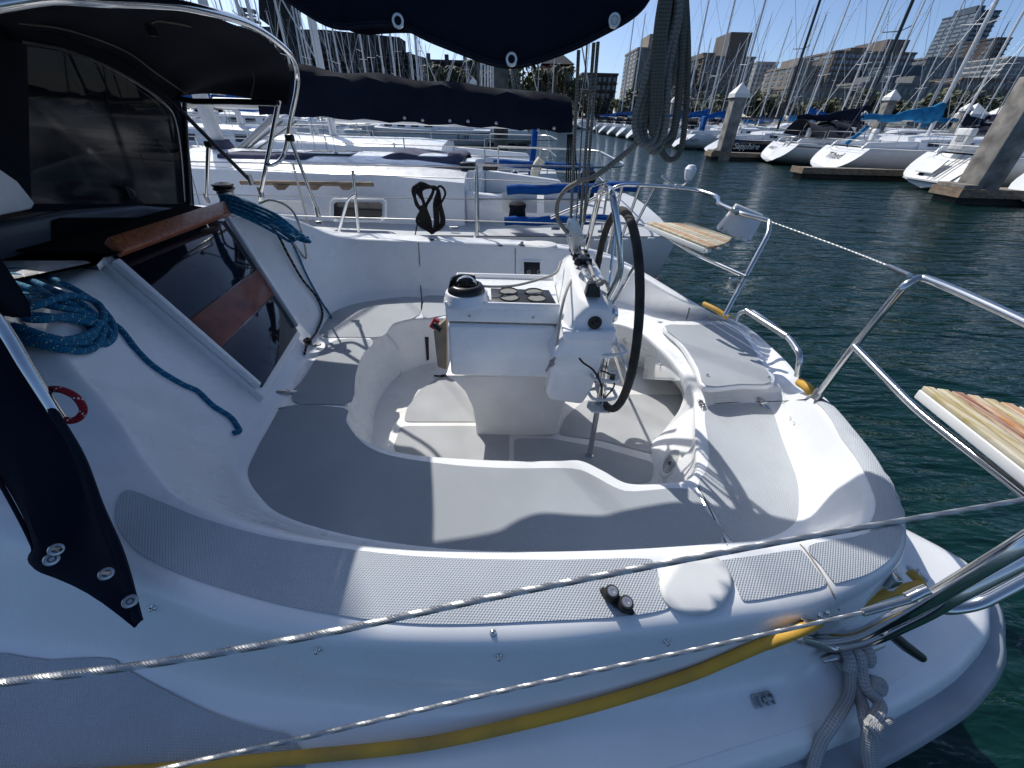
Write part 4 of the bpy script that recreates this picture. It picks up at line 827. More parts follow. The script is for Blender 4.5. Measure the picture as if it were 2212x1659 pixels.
# teal rope coil on the near winch
HL = lambda u, v, l=.02: hit(u, v) + Vector((0, -.1, 1)).normalized() * l
tc = MB(); rr_ = .0115
LP = [[(-60, 600), (60, 596), (140, 618), (205, 655), (245, 700), (252, 735), (225, 748), (205, 730), (190, 690), (120, 650), (0, 640), (-60, 636)],
      [(-60, 612), (40, 608), (120, 634), (180, 664), (232, 712), (246, 742), (205, 752), (120, 742), (0, 706), (-60, 690)],
      [(-60, 622), (30, 624), (110, 650), (190, 690), (236, 722), (210, 765), (150, 770), (60, 755), (0, 720), (-60, 700)],
      [(-60, 640), (50, 662), (130, 684), (200, 702), (222, 730), (190, 758), (120, 762), (30, 738), (-60, 712)],
      [(-60, 660), (30, 690), (100, 694), (170, 666), (220, 672), (240, 700), (236, 728), (170, 716), (110, 706), (20, 706), (-60, 690)],
      [(-60, 700), (20, 726), (90, 750), (160, 764), (220, 744), (232, 728), (180, 716), (100, 720), (20, 700), (-60, 676)]]
for k, lp in enumerate(LP): tc.tube(cr([HL(u, v, .012 + .009 * k + .008 * math.sin(i * 1.7 + k)) for i, (u, v) in enumerate(lp)], 5, True), rr_, 10, closed=True)
tc.tube(cr([HL(u, v, .013) for u, v in ((170, 660), (215, 690), (262, 715), (300, 762), (340, 800), (395, 834), (430, 850), (462, 880), (500, 905), (516, 926), (520, 936), (508, 940))], 7), .0105, 10)
solo('rope_coil', tc, rope_teal, 'teal blue rope coiled round the near winch, its tail running down the cabin slope', 'rope')
# teal rope over the far winch
tf = MB()
for k in range(5):
    a = [(474 + 2 * k, 424 + 7 * k), (500, 424 + 8 * k), (545 + 3 * k, 440 + 9 * k), (590 + 4 * k, 462 + 9 * k), (628 + 6 * k, 492 + 7 * k), (650 + 5 * k, 514 + 2 * k - 7 * (k % 2)), (668 - 5 * k, 520 - 2 * k), (640 - 3 * k, 498 + 6 * k), (600, 466 + 10 * k), (556, 446 + 9 * k), (512, 430 + 8 * k)]
    tf.tube(cr([PY(u, v, 2.50 - .018 * k + .012 * math.sin(i * 1.3 + k)) for i, (u, v) in enumerate(a)], 5, True), .0085, 8, closed=True)
tf.tube(cr([PY(600, 470, 2.5), hit(636, 545, .02), hit(660, 595, .012), hit(690, 650, .012), hit(704, 672, .012), hit(717, 690, .012)], 6), .0065, 8)
solo('rope_coil', tf, rope_teal, 'teal rope bundle draped over the far winch beside the dodger leg', 'rope')
bf2 = MB(); bf2.tube(cr([PY(520, 436, 2.56), PY(556, 462, 2.52), hit(590, 505, .03), hit(620, 556, .02), hit(650, 605, .015), hit(680, 642, .015), hit(693, 680, .015), hit(684, 718, .015), hit(668, 738, .02)], 7), .0075, 8)
kn = hit(662, 742, .02); bf2.tube(cr([kn + Vector((.018 * math.cos(a * 1.9), .018 * math.sin(a * 1.9), .008 * math.sin(a * 1.3))) for a in range(9)], 5), .0075, 8); bf2.tube([kn, hit(656, 768, .012)], .0072, 8)
solo('control_line', bf2, rope_bf, 'black line with white flecks running down the bulkhead to a knot', 'rope')
solo('control_line', MB().tube(cr([PY(560, 440, 2.6), PY(585, 432, 2.6), PY(620, 445, 2.6), PY(640, 470, 2.58), PY(656, 520, 2.5), hit(655, 560, .03), hit(640, 545, .03), PY(610, 490, 2.5), PY(575, 455, 2.55)], 7), .0065, 8), rope_wht, 'pale grey line looped behind the teal rope by the far winch', 'rope')
solo('cord_loop', MB().tube(cr([D1(60, 850, .90), D1(98, 842, .88), D1(132, 842, .87), D1(164, 858, .88), D1(180, 884, .89), D1(170, 903, .89), D1(150, 909, .88), D1(128, 902, .87)], 8), .0075, 10), rope_red, 'dark red cord loop with white flecks at the dodger leg', 'cord')
mr_ = MB()
for k in range(4): mr_.tube(cr([PY(u + 9 * k, v + 2 * (k % 2), 2.30) for u, v in ((125, 408), (150, 396), (200, 398), (250, 406), (262, 420), (235, 430), (180, 426), (135, 424))], 5, True), .009, 8, closed=True)
solo('rope_coil', mr_, rope_gry, 'brown grey rope coil lying in the shade under the dodger window', 'rope')
# near wing of the dodger (canvas flap)
FLP = thing('canvas_flap', 'navy canvas flap with steel eyelets hanging in the left foreground', 'canvas', D1(200, 1240, .84))
rt = cr([D1(-90, 560, .86), D1(0, 700, .86), D1(60, 800, .86), D1(122, 900, .86), D1(175, 990, .85), D1(215, 1095, .85), D1(262, 1205, .83), D1(300, 1345, .80)], 6)
lf = cr([D1(-300, 560, .80), D1(-200, 760, .79), D1(-100, 900, .79), D1(-20, 1010, .80), D1(35, 1105, .81), D1(72, 1180, .82), D1(84, 1222, .82), D1(300, 1345, .80)], 6)
for i in range(len(lf) - 7, len(lf)):
    t = (i - (len(lf) - 7)) / 6; lf[i] = D1(84 + 216 * t, 1222 + 123 * t - 18 * math.sin(math.pi * t), .82 - .02 * t)
P = []
for i, (a, b) in enumerate(zip(lf, rt)):
    P.append([a.lerp(b, k / 8) + Vector((.0, -.012 * math.sin(math.pi * k / 8 * 2) - .008 * math.sin(k + i * .2), 0)) for k in range(9)])
part('flap_canvas', MB().grid(P), navy, FLP, solid=.004)
part('flap_hem', MB().tube([p + Vector((0, 0, .002)) for p in rt], .008, 8), navy, FLP); part('flap_hem', MB().tube(lf, .004, 6), navy, FLP)
for u, v in ((122, 1187), (112, 1208), (230, 1239), (281, 1299)):
    c = D1(u, v, .80 if u < 200 else .795); Mv = (C0 - c).to_track_quat('Z', 'Y').to_matrix()
    part('eyelet', MB().lathe([(0, .004), (.004, .004), (.005, .002), (.007, .005), (.0115, .004), (.013, 0)], c, 18, Mv), steel_dull, FLP)
    if u in (122, 230): part('turn_button', MB().box(c + (C0 - c).normalized() * .008, (.018, .006, .006)), steel_dull, FLP)
# yellow hose along the foot of the coaming
hz = cr([hit(u, v) + Vector((0, -.010, .010)) for u, v in ((-100, 1690), (250, 1662), (450, 1645), (640, 1626), (900, 1600), (1100, 1560), (1300, 1510), (1474, 1455), (1560, 1420), (1640, 1386))], 8)
hz2 = cr([hit(1640, 1386) + Vector((0, -.012, .012)), hit(1720, 1352) + Vector((0, -.015, .02)), D1(1800, 1325, 1.06), D1(1890, 1290, 1.05), D1(1940, 1275, 1.07), D1(1985, 1264, 1.10)], 8)
solo('hose', MB().tube(hz + hz2[1:], .0125, 12), yell, 'yellow hose lying along the side deck under the lower lifeline', 'hose')
solo('hose', MB().tube(cr([PZ(1965, 1235, .93), PZ(1985, 1255, .92), PZ(1995, 1275, .92)], 5), .0125, 10), yell, 'short piece of yellow hose on the stern by the hinge', 'hose')
hh = PZ(1738, 842, 1.0); solo('hose', MB().tube(cr([PZ(1728, 826, 1.05), PZ(1745, 838, 1.07), PZ(1757, 858, 1.04), PZ(1758, 880, 1.0)], 6), .02, 10), yell, 'bend of yellow hose showing at the foot of the gate post', 'hose')
solo('hose', MB().tube(cr([PZ(1520, 656, 1.16), PZ(1545, 668, 1.16), PZ(1572, 686, 1.14)], 6), .014, 10), yell, 'strip of yellow hose along the far gunwale', 'hose')
# mooring cleat and dock line
cl0, cn = hitn(1822, 1425); ca, cb2 = hit(1762, 1437), hit(1893, 1404); cup = Vector((0, 0, .038))
clt = part('mooring_cleat', MB().tube([ca + cup * .8, ca.lerp(cb2, .2) + cup, ca.lerp(cb2, .8) + cup, cb2 + cup * .8], [.007, .012, .012, .007], 12), steel_dull, BOAT)
for t in (.35, .65): part('cleat_leg', MB().tube([ca.lerp(cb2, t) + cup, ca.lerp(cb2, t)], .011, 10), steel_dull, clt)
dl = MB(); cx_ = ca.lerp(cb2, .42)
for k in range(3):
    q = ca.lerp(cb2, .30 + .16 * k); e = (cb2 - ca).normalized(); o = Vector((e.y, -e.x, 0))
    dl.tube([q + o * .026 * math.cos(a) + Vector((0, 0, .030 + .026 * math.sin(a))) + e * .012 * (a / 6.28 - .5) for a in [2 * math.pi * j / 16 for j in range(16)]], .0135, 10, closed=True)
def MLP(u, v, e):
    h = hit(u, v, .016 + e)
    if v > 1555 or h.z < .80: h = D1(u, v, .90 + (v - 1535) * .0001 - e * .8)
    return h
dn = [(1825, 1440), (1835, 1480), (1850, 1520), (1870, 1560), (1880, 1590), (1884, 1640), (1888, 1720)]
dl.tube(cr([hit(1812, 1432) + Vector((0, 0, .05))] + [MLP(u, v, 0) for i, (u, v) in enumerate(dn[1:])], 7), .0135, 10)
dl.tube(cr([hit(1836, 1425) + Vector((0, 0, .05))] + [MLP(u + 16 * math.sin(i * 1.3) + 6, v, .02) for i, (u, v) in enumerate(dn[1:])], 7), .0135, 10)
dl.tube(cr([hit(1820, 1440) + Vector((0, 0, .04)), MLP(1822, 1500, 0), MLP(1800, 1560, 0), MLP(1770, 1610, 0), MLP(1745, 1700, 0)], 7), .0125, 10)
dl.tube(cr([MLP(1850, 1470, .02), MLP(1885, 1478, .01), MLP(1880, 1494, .01), MLP(1850, 1480, .03)], 6), .0125, 10)
for k in range(6): dl.tube(cr([MLP(1856 + 4 * k, 1535, .035), MLP(1872 + 5 * k, 1562 + 2 * k, .04), MLP(1886 + 3 * k, 1578 + 6 * (k % 3), .045)], 4), .006, 7)
solo('mooring_line', dl, rope_dock, 'grey mooring rope wrapped round the stern cleat and hanging to the water', 'rope')
solo('tiller_handle', MB().tube([D1(1905, 1352, .92), D1(1955, 1395, .95), D1(1990, 1420, .97)], [.013, .013, .011], 10), blackp, 'black handle sticking out behind the pushpit tubes', 'handle')
part('handrail_bracket', MB().box(PZ(1925, 1255, 1.07), (.02, .03, .05)), steel, BOAT, bevel=.004)
# fittings in the cockpit
for u, v in ((1708, 903), (1716, 914)):
    c, nn = hitn(u, v); M = nn.to_track_quat('Z', 'Y').to_matrix(); part('moulded_loop', MB().lathe([(.006, .0005), (.0075, .003), (.009, .003), (.0105, .0005)], c, 16, M), gel, BOAT)
p, nn = hitn(1450, 1002); M = nn.to_track_quat('Z', 'Y').to_matrix()
spk = part('cockpit_speaker', MB().lathe([(0, .006), (.062, .006), (.070, .010), (.076, .008), (.080, .0)], p, 36, M), whitep, BOAT, 'round white loudspeaker grille in the seat front')
gr = MB()
for k in range(1, 6): gr.lathe([(.010 * k, .0065), (.010 * k + .001, .009), (.010 * k + .003, .009), (.010 * k + .004, .0065)], p, 30, M)
part('grille_ring', gr, hullg, spk); part('speaker_badge', MB().lathe([(0, .012), (.010, .012), (.012, .006)], p, 16, M), blackp, spk)
def inset(corners, m, th=.004, name='panel', parent=BOAT, label=None, bevel=.003):
    nrm = (corners[1] - corners[0]).cross(corners[3] - corners[0]).normalized(); nrm = nrm if nrm.dot(C0 - corners[0]) > 0 else -nrm
    return part(name, MB().prism(corners, nrm * th), m, parent, label, bevel=bevel), nrm
e4 = [hit(1128, 562), hit(1170, 563), hit(1170, 606), hit(1128, 606)]
ip, ni = inset(e4, gel, .012, 'instrument_frame', label='white framed engine panel in the far coaming')
i4 = [e4[0].lerp(e4[2], f) if 0 else None for f in (0,)]; cen = sum(e4, Vector()) / 4
i4 = [cen + (q - cen) * .82 + ni * .012 for q in e4]; inset(i4, blackp, .002, 'instrument_face', ip)
for du in (-8, 14): part('dial', MB().lathe([(.009, 0), (.010, .004), (.013, .004), (.014, 0)], hit(1150 + du, 588) + ni * .015, 20, ni.to_track_quat('Z', 'Y').to_matrix()), steel_dull, ip)
part('dial_needle', MB().box(hit(1143, 590) + ni * .016, (.014, .002, .002)), whitep, ip)
d4 = [hit(1396, 768), hit(1470, 772), hit(1470, 822), hit(1390, 818)]
lk, nl = inset(d4, gel, .008, 'locker_door', label='small white locker door under the far seat'); cen = sum(d4, Vector()) / 4
inset([cen + (q - cen) * .8 + nl * .008 for q in d4], gel_well, .004, 'door_panel', lk)
part('locker_latch', MB().box(hit(1432, 786) + nl * .014, (.03, .008, .015)), gel, lk, bevel=.003)
lt = hit(1347, 740); part('shower_tap', MB().tube([lt + Vector((0, -.01, .03)), lt + Vector((0, -.03, -.03))], .010, 12), steel, BOAT); part('tap_knob', MB().lathe([(0, .02), (.010, .018), (.011, 0)], lt + Vector((0, -.02, .035)), 12), steel, BOAT)
part('seat_slot', MB().prism([hit(918, 728), hit(926, 728), hit(927, 776), hit(922, 778)], (0, -.006, 0)), seam, BOAT)
solo('bottle_cap', MB().tube([hit(938, 814, .01), hit(950, 815, .01)], .006, 8).tube([hit(950, 815, .01), hit(970, 813, .01)], .009, 8), rope_bf, 'small black and silver toggle lying on the cockpit floor left of the pedestal', 'toggle')
for u, v in ((934, 519), (1081, 531), (1128, 530)): part('far_snap', MB().box(hit(u, v, .006), (.035, .018, .008)), blackp, BOAT, bevel=.002)
dd = cr([hit(u, v) for u, v in ellip(1160, 532, 42, 8)], 2, True); part('round_pad', MB().prism([p + Vector((0, 0, .004)) for p in dd], (0, 0, .012)), whitep, BOAT, bevel=.004)
# ================================================================== OTHER BOATS
TXT = {}
def lettering(name, text, size, M, m, parent, shear=.25, depth=.004):
    cu = bpy.data.curves.new(name, 'FONT'); cu.body = text; cu.size = size; cu.shear = shear; cu.extrude = depth; cu.align_x = 'CENTER'
    tmp = bpy.data.objects.new('tmp', cu); COL.objects.link(tmp); bpy.context.view_layer.update()
    me = bpy.data.meshes.new_from_object(tmp.evaluated_get(bpy.context.evaluated_depsgraph_get())); bpy.data.objects.remove(tmp)
    me.transform(M); me.materials.clear(); me.materials.append(m); o = bpy.data.objects.new(name, me); COL.objects.link(o)
    o.parent = parent; WL[o] = WL.get(parent, Vector()); return o
def yacht(label, loc, rz, L=10.5, B=3.3, F=1.1, rake=.75, hull=hullw, cover=bluec, mastm=mastw, H=13.5, boomz=2.3, dodger=None, stripe=None, near=False, group=None, transom=None, open_transom=False, mast_at=.42, cabin_h=.42, detail=True, furl=None, boot=None, cab=(.30, .72), wins=True, mrake=.18, sw=.72, helm=True):
    """local frame: stern at x=0, bow at +x"""
    o = thing('sailboat', label, 'sailboat', loc, group, rz); sv = WL[o]; WL[o] = Vector()
    ns = 14; rows = []; sheer = []
    for i in range(ns + 1):
        t = i / ns; x = L * t
        b = B / 2 * ((sw + (1 - sw) * math.sin(min(1, t / .42) * math.pi / 2)) if t < .42 else max(0, math.cos((t - .42) / .58 * math.pi / 2)) ** .75)
        b = max(b, .02); zs = F * (1.0 - .10 * math.sin(t * math.pi) + .18 * t); r = []
        for k, (bf, zf) in enumerate(((1, 1), (1.01, .85), (1.0, .68), (.965, .48), (.90, .30), (.80, .14), (.64, 0), (.42, -.15), (0, -.3))):
            z = zs * zf; xs = x + rake * max(0, z) / F * max(0, 1 - x / 2.2) - (.0 if t < .97 else (1 - zf) * .9)
            z += max(0, 1 - x / 3.) * .42 * (1 - zf) / 1.3
            r.append(Vector((xs, b * bf, z)))
        row = r + [Vector((p.x, -p.y, p.z)) for p in r[-2::-1]]
        rows.append(row); sheer.append(r[0])
    hm = part('hull', MB().grid(rows), hull, o, ang=60)
    tm = MB(); tr0 = [p + Vector((-.004, 0, 0)) for p in rows[0]]; tm.add(tr0, [tuple(range(len(tr0)))], False)
    tp = part('transom', tm, transom or hullw, o)
    if open_transom:
        w_ = B * .24; z0, z1 = F * .28, F * 1.0; xs = lambda z: rake * (z - .323) / (F - .323)
        part('transom_recess', MB().add([(xs(z0) - .02, -w_, z0), (xs(z0) - .02, w_ * .9, z0), (xs(z1) - .02, w_ * 1.1, z1), (xs(z1) - .02, -w_ * 1.15, z1)], [(0, 1, 2, 3)], False), gel_well, o)
        part('transom_door', MB().box((xs(.6) - .05, w_ * .35, F * .66), (.06, w_ * .9, F * .5), Matrix.Rotation(math.atan2(rake, F), 3, 'Y')), hullw, o, bevel=.02)
        part('swim_step', MB().box((xs(z0) - .06, 0, z0), (.16, w_ * 2, .05)), hullw, o)
        part('transom_port', MB().box((xs(.5) - .09, w_ * .45, F * .42), (.03, .2, .10)), smoke, o)
        part('boarding_ladder', MB().tube([(xs(z1) - .1, -.4, z1), (xs(z0) - .1, -.45, z0 + .05)], .02, 6).tube([(xs(z1) - .1, -.1, z1), (xs(z0) - .1, -.15, z0 + .05)], .02, 6), steel_dull, o)
    dk = MB(); S = sheer; dk.grid([[Vector((p.x, p.y * .99, p.z + .005)), Vector((p.x, p.y * .5, p.z + .05)), Vector((p.x, 0, p.z + .06)), Vector((p.x, -p.y * .5, p.z + .05)), Vector((p.x, -p.y * .99, p.z + .005))] for p in S])
    part('deck', dk, deckg, o)
    if stripe: part('hull_stripe', MB().grid([[Vector((r[1].x, r[1].y * 1.0 + .006, r[1].z + .02)), Vector((r[1].x, r[1].y + .006, r[1].z - .05))] for r in rows[:-1]]).grid([[Vector((r[1].x, -r[1].y - .006, r[1].z + .02)), Vector((r[1].x, -r[1].y - .006, r[1].z - .05))] for r in rows[:-1]]), stripe, o)
    part('boot_stripe', MB().grid([[Vector((r[5].x, -r[5].y * 1.0 - .012, .15)), Vector((r[5].x, -r[5].y * .97 - .012, .03))] for r in rows[2:-1]]).grid([[Vector((r[5].x, r[5].y + .012, .15)), Vector((r[5].x, r[5].y * .97 + .012, .03))] for r in rows[2:-1]]), boot or hulln, o)
    # coach roof
    c0, c1 = L * cab[0], L * cab[1]; P = []
    for i in range(9):
        t = i / 8; x = c0 + (c1 - c0) * t; hw = B * .36 * (1 - .55 * t ** 2.2); h = F * 1.0 + .06 + cabin_h * (1 if 0 < t < .8 else (.9 if t == 0 else 1 - (t - .8) / .2)); zb = F * 1.0
        P.append([Vector((x, hw * 1.02, zb)), Vector((x, hw * .93, h - .07)), Vector((x, hw * .80, h)), Vector((x, 0, h + .06)), Vector((x, -hw * .80, h)), Vector((x, -hw * .93, h - .07)), Vector((x, -hw * 1.02, zb))])
    cm = MB().grid(P); cm.add(P[0], [tuple(range(7))], False); cab = part('coachroof', cm, gel, o, ang=50)
    for s in (1, -1):
        for k in range((4 if detail else 2) if wins else 0):
            t0, t1 = (.08 + .21 * k, .20 + .21 * k) if detail else (.1 + .35 * k, .38 + .3 * k)
            pts = []
            for t, f in ((t0, .3), (t1, .3), (t1, .75), (t0, .75)):
                x = c0 + (c1 - c0) * t; hw = B * .36 * (1 - .55 * t ** 2.2); zb = F; h = F + .06 + cabin_h - .07; pts.append(Vector((x, s * (hw * (1.02 - .09 * f) + .008), zb + (h - zb) * f)))
            part('cabin_window', MB().prism(pts, (0, s * .008, 0)), smoke, cab)
    # cockpit coamings
    for s in (1, -1): part('coaming', MB().prism([(.75, s * B * .30, F), (c0, s * B * .33, F), (c0, s * B * .33, F + .32), (.95, s * B * .30, F + .22)], (0, -s * .12, 0)), gel, o, bevel=.03)
    if detail and helm:
        part('steering_pedestal', MB().box((1.9, 0, F + .35), (.22, .25, .8)), gel, o, bevel=.04)
        part('steering_wheel', MB().tube([(1.75, .42 * math.cos(a), F + .65 + .42 * math.sin(a)) for a in [2 * math.pi * k / 24 for k in range(24)]], .018, 6, closed=True), steel_dull, o)
    # spars
    mx = L * mast_at + 0.0; mb_ = F + cabin_h
    mst = part('mast', MB().tube([(mx, 0, mb_ * .6), (mx - mrake * .4, 0, H * .6), (mx - mrake, 0, H)], [.085, .08, .06], 8), mastm, o)
    for z, wd in ((H * .38, .95), (H * .66, .75)):
        part('spreader', MB().tube([(mx - .25, wd, z + .08), (mx - .03, 0, z), (mx - .25, -wd, z + .08)], .022, 5), mastm, mst)
    part('masthead_gear', MB().tube([(mx - .2, 0, H), (mx - .2, 0, H + .45)], .012, 4).tube([(mx - .5, 0, H + .12), (mx + .15, 0, H + .12)], .014, 4), mastm, mst)
    st = MB()
    for s in (1, -1):
        st.tube([(mx - .1, s * B * .44, F), (mx - .25, s * .95, H * .38), (mx - .25, s * .75, H * .66), (mx - .15, 0, H * .97)], .008, 4)
        st.tube([(mx - .5, s * B * .42, F), (mx, 0, H * .38)], .007, 4)
    st.tube([(.35, 0, F + .1), (mx - .18, 0, H)], .008, 4)
    part('rigging', st, wire_m, o)
    fs = part('forestay', MB().tube([(L * .97, 0, F + .25), (mx - .15, 0, H * .95)], .035 if furl else .012, 6), furl or wire_m, o)
    bl = mx * .78; bz = boomz
    part('boom', MB().tube([(mx - .1, 0, bz), (mx - bl, 0, bz - .05)], .055, 8), mastm, o)
    if cover:
        P = []
        for i in range(15):
            t = i / 14; x = mx + .05 - (bl + .1) * t; hgt = .62 * (1 - t) ** 2.2 + .25 + .02 * math.sin(i * 2.2); wd = .15 - .05 * t
            ring = []
            for k in range(9):
                a = math.pi * 2 * k / 9; ring.append(Vector((x + .02 * math.sin(i + k), wd * math.sin(a) * (1 + .1 * math.sin(i * 1.3 + k * 2)), bz - .10 + hgt * (.5 - .5 * math.cos(a)) - .04 * math.sin(i * .9))))
            P.append(ring)
        part('sail_cover', MB().grid(P, closed_v=True), cover, o)
    if dodger:
        P = []
        for i, (x, z, wd) in enumerate(((c0 + .75, F + cabin_h + .08, .88), (c0 + .25, F + cabin_h + .62, .9), (c0 - .5, F + cabin_h + .72, .95), (c0 - .62, F + cabin_h + .62, .96))):
            P.append([Vector((x, B * .36 * wd * math.cos(a), F + .25 + (z - F - .25) * max(0, math.sin(a)) ** .6)) for a in [math.pi * k / 10 for k in range(11)]])
        part('spray_hood', MB().grid(P), dodger, o, solid=.01)
    # rails
    rl = MB(); zr = F + .6
    pu = [(1.9, B * .42, zr), (.55, B * .37, zr), (.40, B * .28, zr), (.40, -B * .28, zr), (.55, -B * .37, zr), (1.9, -B * .42, zr)]
    rl.tube(fil(pu, .15, 4), .0125, 5)
    rl.tube(fil([(p[0], p[1], F + .3) for p in pu], .15, 3), .010, 4)
    for x, y in ((1.9, .42), (.6, .37), (.6, -.37), (1.9, -.42)): rl.tube([(x, B * y, F), (x, B * y, zr)], .0125, 5)
    pl_ = MB(); pl_.tube(fil([(L * .88, B * .22, F * 1.1 + .0), (L * .9, B * .22, F * 1.15 + .55), (L * 1.0, 0, F * 1.18 + .6), (L * .9, -B * .22, F * 1.15 + .55), (L * .88, -B * .22, F * 1.1)], .15, 3), .0125, 5)
    part('pushpit', rl, steel_dull, o); part('pulpit', pl_, steel_dull, o)
    lf_ = MB()
    for s in (1, -1):
        for z in (.58, .30): lf_.tube([(1.9, s * B * .42, F + z), (L * .42, s * B * .49, F + z), (L * .88, s * B * .22, F * 1.12 + z)], .006, 4)
        for t in (.32, .46, .60, .74): 
            bb = B / 2 * (1 if t < .5 else max(0, math.cos((t - .42) / .58 * math.pi / 2)) ** .75) * .97; lf_.tube([(L * t, s * bb, F), (L * t, s * bb, F + .6)], .012, 4)
    part('lifelines', lf_, wire_m, o)
    WL[o] = sv
    return o
def add_local(o, name, mb, m, **k):
    sv = WL[o]; WL[o] = Vector(); r = part(name, mb, m, o, **k); WL[o] = sv; return r
def namelet(o, text, size, x, y, z, m, side=-1, rot=0):
    """on the hull side that faces -y (side=-1) reading left to right as seen from outside"""
    M = Matrix.Translation((x, y, z)) @ Matrix.Rotation(rot, 4, 'Y') @ Matrix.Rotation(math.pi / 2, 4, 'X')
    if side > 0: M = Matrix.Translation((x, y, z)) @ Matrix.Rotation(math.pi, 4, 'Z') @ Matrix.Rotation(math.pi / 2, 4, 'X')
    sv = WL[o]; WL[o] = Vector(); r = lettering('name_lettering', text, size, M, m, o); WL[o] = sv; return r
ink = mat('ink_navy', (.01, .012, .05), .5); inkw = mat('ink_white', (.8, .8, .8), .5)
# ---- the row across the fairway, sterns towards the camera
XS = 15.2
def stern_name(o, text, size, m, F=1.1, rake=.75, y=.1, z=.68):
    a = math.atan2(rake, F - .323); x = rake * (z - .323) / (F - .323) - .03
    M = Matrix.Translation((x, y, z)) @ Matrix.Rotation(-math.pi / 2, 4, 'Z') @ Matrix.Rotation(math.pi / 2 - a, 4, 'X')
    sv = WL[o]; WL[o] = Vector(); r = lettering('name_lettering', text, size, M, m, o, .15); WL[o] = sv; return r
b1 = yacht('white sloop with open stepped transom and ladder, second from the right of the far row', (XS + .6, 17.3, 0), 0, L=11.5, B=3.8, F=1.2, rake=.95, cover=slatec, mastm=mastg, open_transom=True, dodger=navy, H=15.5, sw=.84)
lb = MB().tube([(1.2 + 0, -1.35 + .30 * math.cos(a), 1.50 + .30 * math.sin(a)) for a in [2 * math.pi * k / 24 for k in range(24)]], .07, 8, closed=True); add_local(b1, 'lifebuoy', lb, cream)
add_local(b1, 'rail_locker', MB().box((.75, .2, 1.65), (.22, .62, .75)), whitep, bevel=.03)
add_local(b1, 'locker_label', MB().box((.63, .2, 1.72), (.01, .30, .2)), hullg)
b2 = yacht('white sloop with light blue sail cover, named Tilted in dark script on its transom', (XS, 22.6, 0), .03, L=10.8, B=3.6, F=1.15, rake=.85, sw=.82, cover=bluel, mastm=mastw, dodger=None, H=15)
stern_name(b2, 'Tilted', .46, ink, rake=.85, F=1.15)
add_local(b2, 'cockpit_cushion', MB().tube([(.8, .1, 1.25), (1.3, -.2, 2.0)], .09, 8), bluel)
b3 = yacht('white sloop with swim ladder and navy cockpit tent, left of the boat named Tilted', (XS - .2, 27.4, 0), 0, L=11, B=3.5, rake=.75, sw=.78, cover=navy, mastm=mastb, dodger=navy, stripe=hulln, H=16)
stern_name(b3, 'HOLLY', .24, ink, rake=.75, y=.7, z=.75)
ldr = MB()
for y in (-.55, -.15): ldr.tube([(.25, y, .25), (.75, y, 1.3)], .035, 6)
for k in range(4): ldr.tube([(.32 + .12 * k, -.55, .4 + .24 * k), (.32 + .12 * k, -.15, .4 + .24 * k)], .03, 6)
add_local(b3, 'swim_ladder', ldr, whitep)
wpart_late = b3
add_local(b3, 'cockpit_tent', MB().grid([[Vector((x, y, 1.15 + (1.0 + .2 * math.sin(x * 2)) * max(0, math.cos(y * .95)) ** .7)) for y in [-1.45 + .29 * k for k in range(11)]] for x in (1.2, 1.7, 2.3, 2.8, 3.4)]), navy)
b4 = yacht('low black hulled racing boat with the name Sapphire in pale script', (XS - 1.2, 34.0, 0), 0, L=11, B=3.1, F=1.0, rake=1.3, hull=hulln, cover=None, mastm=mastb, H=16)
q = PY(1603, 346, 34 - 1.56); namelet(b4, 'Sapphire', .52, q.x - b4.location.x, -1.58, .45, inkw)
b5 = yacht('white racing boat with a blue cover and the name Airkaldi on its side', (XS - 1.9, 39.5, 0), 0, L=10.5, B=3.1, F=1.1, rake=1.3, cover=bluec, H=15)
q = PY(1491, 314, 39.5 - 1.5); namelet(b5, 'Airkaldi', .34, q.x - b5.location.x, -1.52, .62, ink)
add_local(b5, 'blue_cover', MB().box((1.8, -.6, 1.75), (.3, .7, 1.2)), bluec, bevel=.1)
b0 = yacht('white sloop whose rounded stern is cut by the right edge of the photo', (XS + .9, 13.6, 0), 0, L=11, B=3.6, rake=.9, cover=bluec, H=15)
rowA = [(44.5, bluec, mastw), (49.5, bluec, mastw), (54.5, bluec, mastg), (59.5, bluel, mastw), (65, navy, mastw), (71, bluec, mastw), (77, bluec, mastg)]
lab = ['white sloop with a blue sail cover just left of the boat named Airkaldi', 'white sloop with blue cover, second left of the boat named Airkaldi', 'white sloop with blue cover and yellow horseshoe on the rail, mid fairway', 'small white sloop with pale blue cover, fourth beyond Airkaldi', 'white sloop with dark cover far down the fairway', 'distant white sloop with blue cover, second last at the fairway end', 'farthest white sloop in the row across the fairway']
TPL = []
for (y, cvr, mm), lb_ in zip(rowA, lab):
    TPL.append(yacht(lb_, (XS - 2.2 - .03 * (y - 44), y, 0), 0, L=9.5 + (y * 7 % 3) * .5, B=3.1, rake=.8 if y % 2 else .5, cover=cvr, mastm=mm, H=12.5 + (y * 3 % 4), detail=False, dodger=navy if y % 3 else None))
